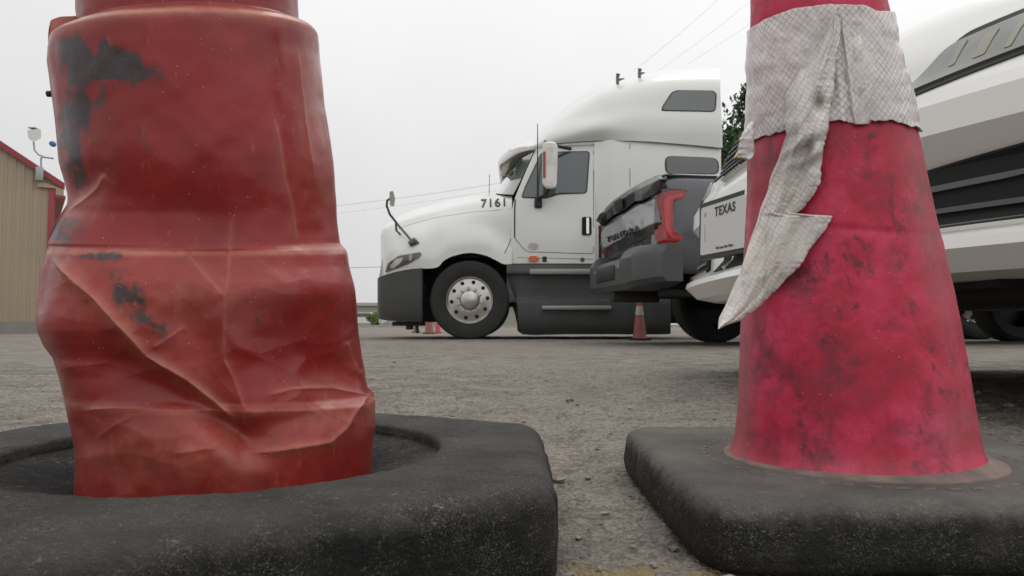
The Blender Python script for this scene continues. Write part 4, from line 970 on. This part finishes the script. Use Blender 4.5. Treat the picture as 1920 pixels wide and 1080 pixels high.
# side panels, greenhouse
for s_ in (-1, 1):
    m = MB(); xs = np.linspace(.40, 4.55, 90); vs = []
    for x in xs:
        zb = .27
        for wc in (.83, 3.75):
            d = abs(x-wc)
            if d < .40: zb = max(zb, .34+math.sqrt(.40**2-d*d))
        ztp = np.interp(x, [.4, 1.2, 4.0, 4.55], [.80, .93, .98, .9])
        for j in range(12):
            t = j/11; z = zb+(ztp-zb)*t; vs.append((x, s_*(HWC+.025*math.sin(PI*t)-.004-.3*max(0, (x-4.2)/.6)**2), z))
    m.add(vs, grid_faces(90, 12).tolist()); o = m.build('side_panel', white_car, car); md = o.modifiers.new('thickness', 'SOLIDIFY'); md.thickness = .03; md.offset = -1 if s_ > 0 else 1
    for x in (.83, 3.75): wheel(car, (x, s_*(HWC-.12), .34), .345, .22, s_, 'car')
def gsec(x):
    tab = [(1.15, .86, 1.08, .98, .80), (1.9, .88, 1.52, .95, .64), (2.4, .88, 1.60, .95, .62), (3.4, .88, 1.56, .95, .62), (4.2, .86, 1.28, .95, .66), (4.6, .78, .98, .6, .72)]
    return csec(x, tab)
px_grid('cabin', np.linspace(1.15, 4.6, 24), gsec, white_car, car)
for s_ in (-1, 1):
    m = MB(); m.prism([(1.55, 1.02), (3.9, 1.02), (3.4, 1.42), (2.0, 1.44)], lambda a, b, d: (a, s_*(.885-(b-.95)*.42+d), b), -.02, .012); m.build('side_window', glass_d, car)
m = MB(); m.prism([(-.74, 1.12), (.74, 1.12), (.6, 1.48), (-.6, 1.48)], lambda a, b, d: (1.18+(b-1.06)*1.66+d-.02, a, b), -.01, .02); m.build('windscreen', glass_d, car)
m = MB(); m.box((.28, -.86, .245), (4.4, .86, .268)); m.box((.22, -.80, .262), (.6, .80, .285)); m.build('underbody', void, car)
m = MB(); m.tube([(.98, -.8, .33), (.98, .8, .33)], .04, 8); m.box((.6, -.55, .25), (1.4, .55, .6)); m.build('front_axle', black, car)
# lower intakes with bars, chrome strip
sl = [(.50, .374), (1.01, .374), (1.02, .39), (1.02, .51), (1.01, .522), (.80, .510), (.56, .494)]
sym('side_intake', sl, .012, .02, .010, .016, void)
for z0, z1 in ((.405, .400), (.445, .452)):
    sym('intake_bar', [(.53, z0), (1.01, z1), (1.01, z1+.010), (.53, z0+.010)], 0, .03, .017, .012, skirtm)
sym('chrome_strip', [(.46, .363), (1.02, .363), (1.02, .371), (.46, .371)], 0, .03, .012, .012, chrome)
sym('centre_intake', [(-.30, .362), (.30, .362), (.28, .425), (-.28, .425)], .02, .04, .003, .012, void, both=False)
for a in (-.13, .13): sym('intake_rib', [(a-.008, .36), (a+.008, .36), (a+.008, .428), (a-.008, .428)], 0, .02, .012, .01, white_car, both=False)
# headlamps
lampw = mat('lamp_warm', (.34, .33, .28), .2, .2)
hl = [(.655, .660), (.90, .688), (1.03, .700), (1.04, .73), (1.03, .778), (.90, .765), (.725, .746)]
h_ = sym('headlamp_seal', [(a+(.012 if a > .6 else -.012), b+(.022 if b > .72 else -.010)) for a, b in hl], .02, .03, .004, .01, seam)
sym('headlamp', hl, .02, .03, .010, .01, lamp_glass)
for a, w__ in ((.745, .012), (.790, .022), (.845, .012), (.885, .024), (.95, .02)): sym('lamp_element', [(a, .692), (a+w__, .694), (a+w__+.006, .742), (a+.006, .740)], .004, .03, .0115, .003, lampw)
# grille
gp = [(-.30, .665), (.30, .665), (.40, .74), (.38, .83), (-.38, .83), (-.40, .74)]
sym('grille_frame', gp, .03, .03, .014, .016, chrome, both=False)
gi = sym('grille_mesh', [(a*.96, .738+(b-.738)*.86) for a, b in gp], .03, .03, .018, .008, void, both=False)
cells = MB()
for r_ in range(7):
    for c_ in range(-10, 11):
        a = c_*.032+(r_ % 2)*.016; b = .668+r_*.024
        if abs(a) < .33 and not (abs(a) < .09 and .67 < b < .75):
            o = sym('cell', [(a-.013, b), (a-.006, b+.006), (a+.006, b+.006), (a+.013, b), (a+.006, b-.006), (a-.006, b-.006)], 0, .05, .024, .006, black, both=False)
            cells.add([v.co[:] for v in o.data.vertices], [list(p.vertices) for p in o.data.polygons]); me_ = o.data; bpy.data.objects.remove(o); bpy.data.meshes.remove(me_)
mesh('grille_lattice', cells.v, cells.f, black, gi)
sym('emblem', [(-.10, .685), (-.04, .685), (-.035, .672), (.035, .672), (.04, .685), (.10, .685), (.08, .722), (.035, .722), (.03, .735), (-.03, .735), (-.035, .722), (-.08, .722)], 0, .05, .035, .02, gold, both=False)
# plate
pl = bpy.data.objects.new('licence_plate', None); C.objects.link(pl); pl.parent = car; pl.location = (-.044, .055, .488); pl.rotation_euler = (0, R(2), R(13))
def pfn(a, b, d): return (-d, -a, b)
m = MB(); m.prism(rounded([(-.168, -.092), (.168, -.092), (.168, .092), (-.168, .092)], .012), pfn, -.014, .004); m.build('plate_frame', black, pl)
m = MB(); m.prism(rounded([(-.154, -.077), (.154, -.077), (.154, .077), (-.154, .077)], .010), pfn, .003, .006); m.build('plate_sheet', plate_w, pl)
def ptext(t, size, a, b, mt, name, bold=0, spc=1.0):
    v, f = text_mesh(t, size, .0004, bold, spc); mesh(name, [pfn(a+q.x, b+q.y, .007+q.z) for q in v], f, mt, pl, smooth=False)
ptext('TEXAS', .040, 0, .050, ink, 'state_name', .0008, 1.1)
ptext('The Lone Star State', .013, 0, -.063, ink, 'plate_motto')
m = MB()
for a, b, r in ((-.125, .052, .010),): m.prism([(a+r*(1 if i % 2 == 0 else .42)*math.sin(PI*i/5), b+r*(1 if i % 2 == 0 else .42)*math.cos(PI*i/5)) for i in range(10)], pfn, .006, .0068)
m.build('plate_star', mat('faded_ink', (.3, .3, .32), .5), pl)
m = MB(); m.prism([(-.128, -.035), (-.124, -.035), (-.124, .02), (-.128, .02)], pfn, .006, .0068); m.build('plate_mark', mat('faded_ink_2', (.4, .4, .42), .5), pl)

# ------------------------------------------------------------ background cones
def small_cone(x, y, h, label, body_m, grp='small cones standing beyond the trucks'):
    t = thing('traffic_cone', label, 'traffic cone', (x, y, 0), 0, grp)
    m = MB(); m.box((-h*.24, -h*.24, 0), (h*.24, h*.24, h*.05), h*.015); m.build('base', black, t)
    m = MB(); m.lathe([(h*.19, h*.05), (h*.165, h*.08), (h*.055, h*.97), (h*.045, h), (0, h)], lambda a, b, c: (a, b, c), 32); m.build('cone_body', body_m, t)
    m = MB(); m.lathe([(h*.102, h*.60), (h*.104, h*.60), (h*.077, h*.82), (h*.075, h*.82)], lambda a, b, c: (a, b, c), 32); m.build('reflective_collar', mat('dirty_collar', (.42, .38, .36), .5), t)
    return t
cr = mat('faded_red_plastic', (.28, .07, .055), .6, col2=(.16, .06, .05), vscale=9)
small_cone((1199-960)/F*9.05, 9.05, .50, 'small faded red cone standing under the back of the grey pickup', cr)
cb = mat('bright_pink_plastic', (.55, .04, .08), .6)
small_cone((805-960)/F*15, 15, .52, 'faded cone with white collar seen just ahead of the truck front wheel', mat('brown_red_plastic', (.25, .085, .07), .6))
small_cone((821-960)/F*16, 16, .36, 'bright pink cone half hidden by the truck front tyre', cb)
small_cone((781-960)/F*17, 17, .40, 'small red cone seen under the truck front bumper', cr)

# ------------------------------------------------------------ metal building on the left
BY = 15.6
bl = thing('metal_building', 'tan ribbed metal building with red trim at the left edge', 'building', (P(93, 600, BY).x, BY, 0), R(33))
bo = bl.location.copy()
def BP(u, v, d=0): return P(u, v, BY+d)-bo
tan_m = mat('tan_sheet_metal', (.38, .295, .21), .55, var=.08, vscale=.8)
er, el = BP(93, 345), BP(0, 283)
slope = .66; x_r = 0; wdt = 5.0; zc = er.z; zb = BP(60, 603).z
xs = []; x = x_r; prof_ = []
while x > x_r-wdt:                                     # ribs every 0.15 m
    for dx, dp in ((0, 0), (.055, 0), (.07, -.014), (.10, -.014), (.115, 0), (.15, 0)): prof_.append((x-dx, dp))
    x -= .15
pk_x = x_r-wdt
m = MB(); n = len(prof_)
vs = [(a, d, zb) for a, d in prof_]+[(a, d, zc+slope*(x_r-a)) for a, d in prof_]
m.add(vs, [[i, i+1, n+i+1, n+i] for i in range(n-1)]); m.add([(x_r, 0, zb), (x_r, 14, zb), (x_r, 14, zc), (x_r, 0, zc)], [(0, 1, 2, 3)])
m.build('wall', tan_m, bl, smooth=False)
m = MB(); m.box((x_r-wdt, -.04, -.05), (x_r+.03, 14, zb)); m.build('foundation', mat('concrete', (.30, .28, .25), .9, var=.25, vscale=2), bl)
m = MB(); m.box((x_r-.085, -.05, zb), (x_r+.03, .05, zc-.02), .005); m.build('corner_trim', red_paint, bl)
m = MB(); m.prism([(x_r+.2, zc-.11), (x_r+.2, zc+.0), (x_r-wdt, zc+slope*(wdt+.2)), (x_r-wdt, zc+slope*(wdt+.2)-.13)], lambda a, b, d: (a, d, b), -.10, -.045); rf = m.build('rake_trim', red_paint, bl, smooth=False)
m = MB(); m.prism([(x_r+.2, zc+.005), (x_r+.2, zc+.02), (x_r-wdt, zc+slope*(wdt+.2)+.02), (x_r-wdt, zc+slope*(wdt+.2)+.005)], lambda a, b, d: (a, d, b), -.1, 14); m.build('roof', mat('roof_metal', (.25, .2, .17), .5), bl, smooth=False)
m = MB(); m.prism([(x_r+.04, zc-.24), (x_r+.185, zc-.24), (x_r+.185, zc-.11), (x_r-.3, zc+.04), (x_r-.3, zc-.1), (x_r+.04, zc-.1)], lambda a, b, d: (a, d, b), -.08, -.046); m.build('soffit', tan_m, bl, smooth=False)
m = MB(); m.box((x_r+.03, -.09, zc-.30), (x_r+.22, 14, zc-.243)); m.build('gutter', red_paint, bl)
m = MB(); m.box((-.33, -.16, BP(66, 343).z), (-.19, -.045, BP(66, 318).z), .01); m.build('wall_box', galv, bl)
fld = thing('floodlight', 'white floodlight on a curved pipe above the tan building roof edge', 'floodlight', tuple(P(76, 320, BY-.12)))
fo_ = fld.location.copy(); FP = lambda u, v, d=0: P(u, v, BY-.12+d)-fo_
m = MB(); m.tube([FP(77, 320), FP(77, 296), FP(84, 295)], .018); m.tube([FP(100, 297), FP(84, 295), FP(72, 290), FP(65, 282), FP(63, 266)], .018); m.build('bracket', galv, fld)
m = MB(); m.prism(rounded([(50, 244), (76, 241), (78, 258), (66, 266), (54, 262)], 5), lambda a, b, d: FP(a, b, d), -.09, .09); hd = m.build('lamp_head', mat('lamp_white', (.75, .75, .74), .3), fld)
m = MB(); m.box(FP(52, 240, -.1), FP(77, 243, .1), .005); m.build('lamp_visor', mat('lamp_brown', (.25, .2, .16), .5), fld)
m = MB(); m.lathe([(0, -.06), (.05, -.05), (.06, 0), (.05, .05), (0, .06)], lambda a, b, h: FP(99, 270, 0)+Vector((a, h, b)), 16); m.build('blue_lamp_head', mat('blue_plastic', (.05, .14, .4), .4), fld)

# ------------------------------------------------------------ distance: kerb, grass, warehouse, shrub, cars
def flat(name, x0, x1, y0, y1, z, mt, label=None):
    m = MB(); m.box((x0, y0, -.02), (x1, y1, z)); o = m.build(name, mt, smooth=False); o['kind'] = 'structure'; return o
flat('kerb', -60, 60, 44, 44.3, .15, mat('kerb_concrete', (.42, .40, .36), .8, var=.2))
flat('verge', -60, 60, 44.3, 60, .12, mat('far_grass', (.12, .14, .06), .9, var=.4, vscale=1.5))
wh = thing('warehouse', 'long low beige warehouse far behind the truck bumper', 'building', (-5, 110, 0))
m = MB(); m.box((-34, 0, 0), (26, 20, 3.0)); m.build('wall', far_grey, wh, smooth=False)
m = MB(); m.prism([(-35, 2.9), (27, 2.9), (27, 3.35), (-35, 3.35)], lambda a, b, d: (a, d, b), -.4, 20); m.build('roof', mat('far_roof', (.42, .41, .36), .7), wh, smooth=False)
for k in range(8):
    m = MB(); m.box((-22+k*3.2, -.05, .9), (-20.6+k*3.2, .02, 1.9)); m.build('window', glass_d, wh)
def leaf_mat(name, a, b): return mat(name, a, .75, col2=b, vscale=1.2, detail=5)
def crown(name, cx, cy, cz, rx, ry, rz, nleaf, ls, mt, parent, lumps=14):
    V = []; Fc = []; lp = []
    for k in range(lumps):
        d = rng.randn(3); d /= np.linalg.norm(d); q = .35+.5*rng.rand(); lp.append((np.array([cx, cy, cz])+d*q*np.array([rx, ry, rz]), .30+.28*rng.rand()))
    for k in range(nleaf):
        c, r = lp[rng.randint(lumps)]; d = rng.randn(3); d /= np.linalg.norm(d); p = c+d*(rng.rand()**.5)*r*np.array([rx, ry, rz])
        a = rng.randn(3); a /= np.linalg.norm(a); b = np.cross(a, rng.randn(3)); b /= np.linalg.norm(b); s = ls*(.6+.8*rng.rand()); n = len(V)
        V += [p-a*s, p+b*s*.5, p+a*s, p-b*s*.5]; Fc.append([n, n+1, n+2, n+3])
    return mesh(name, np.array(V), Fc, mt, parent, smooth=False)
TY = 22.0
tc_ = P(1455, 250, TY)
tree = thing('tree', 'dark green leafy tree rising behind the sleeper cab of the semi truck', 'tree', (tc_.x, TY, 0))
m = MB(); m.tube([(0, 0, 0), (.05, 0, 1.6), (-.05, .1, 3.2), (0, 0, 5.2)], [.24, .19, .15, .06], 12)
for k in range(9):
    a = k*2.4; z0 = 2.0+k*.32; m.tube([(0, 0, z0), (.5*math.cos(a), .5*math.sin(a), z0+.5), (1.1*math.cos(a), 1.1*math.sin(a), z0+1.1)], [.08, .05, .02], 6)
m.build('trunk', mat('bark', (.12, .09, .065), .9, var=.4, bump=.6, bscale=20, bdist=.02), tree)
crown('crown', 0, 0, 4.9, 2.2, 2.0, 2.75, 30000, .10, leaf_mat('dark_leaves', (.075, .125, .038), (.03, .06, .022)), tree, 34)
sh = thing('shrub', 'small yellow-green shrub far off beyond the lot', 'shrub', ((696-960)/F*75, 75, 0))
m = MB(); m.tube([(0, 0, 0), (0, 0, .8)], .06, 6); m.build('stem', wire_m, sh)
crown('foliage', 0, 0, .85, .75, .6, .75, 2200, .09, leaf_mat('yellow_leaves', (.28, .33, .08), (.12, .18, .05)), sh, 8)
bush = thing('bush', 'brownish green bush beyond the lot at the right edge under the white car', 'bush', ((1905-960)/F*26, 26, 0))
m = MB(); m.tube([(0, 0, 0), (0, 0, .4)], .04, 6); m.build('stem', wire_m, bush)
crown('foliage', 0, 0, .3, .7, .5, .32, 2500, .05, leaf_mat('brown_leaves', (.22, .20, .10), (.08, .09, .05)), bush, 8)
def far_car(x, y, mt, label):
    t = thing('parked_car', label, 'car', (x, y, 0), 0, 'cars parked far beyond the lot')
    m = MB(); m.prism(rounded([(-2.2, .3), (2.2, .3), (2.25, .75), (1.3, .9), (.8, 1.4), (-1.0, 1.42), (-1.7, .95), (-2.2, .9)], .15), lambda a, b, d: (a, d, b), -.85, .85); m.build('body', mt, t)
    m = MB(); m.prism([(-1.45, .95), (1.1, .93), (.7, 1.33), (-.95, 1.34)], lambda a, b, d: (a, d, b), -.87, -.845); m.build('side_window', glass_d, t)
    for xx in (-1.35, 1.35):
        m = MB(); m.tube([(xx, -.88, .32), (xx, -.68, .32)], .32, 18); m.build('wheel', tyre, t)
far_car((727-960)/F*80, 80, mat('far_silver', (.5, .5, .5), .3, .4), 'silver car parked far away below the truck front bumper')
far_car((684-960)/F*78, 78, white, 'white car parked far away beside the yellow-green shrub')
fp = thing('fence_post', 'thin galvanised fence post just left of the truck bumper', 'post', ((714-960)/F*40, 40, 0))
m = MB(); m.tube([(0, 0, 0), (0, 0, .75)], .03, 8); m.build('post', galv, fp)
m = MB(); m.tube([(0, 0, .75), (0, 0, .8)], [.04, .01], 8); m.build('cap', galv, fp)
# overhead wires
def wire(pts, Y, r, label, group='overhead wires across the sky'):
    (u0, v0), (u1, v1) = pts; P0, P1 = P(u0, v0, Y), P(u1, v1, Y)
    t = thing('overhead_wire', label, 'wire', tuple(P0), 0, group)
    q = [P0.lerp(P1, k/16)-P0-Vector((0, 0, .12*math.sin(PI*k/16))) for k in range(17)]; m = MB(); m.tube(q, r, 5); m.build('cable', wire_m, t)
wire(((480, 402), (990, 335)), 34, .006, 'thin wire sloping up from the crushed cone to the truck visor')
wire(((480, 418), (990, 347)), 36, .004, 'faintest thin wire just below the sloping one')
wire(((480, 500), (800, 496)), 38, .013, 'low level wire left of the truck grille')
wire(((1190, 132), (1420, -70)), 30, .0042, 'leftmost wire slanting up over the truck roof')
wire(((1235, 132), (1470, -50)), 31, .0035, 'middle wire slanting up over the truck roof')
wire(((1290, 120), (1520, -40)), 32, .0035, 'rightmost wire slanting up over the truck roof')
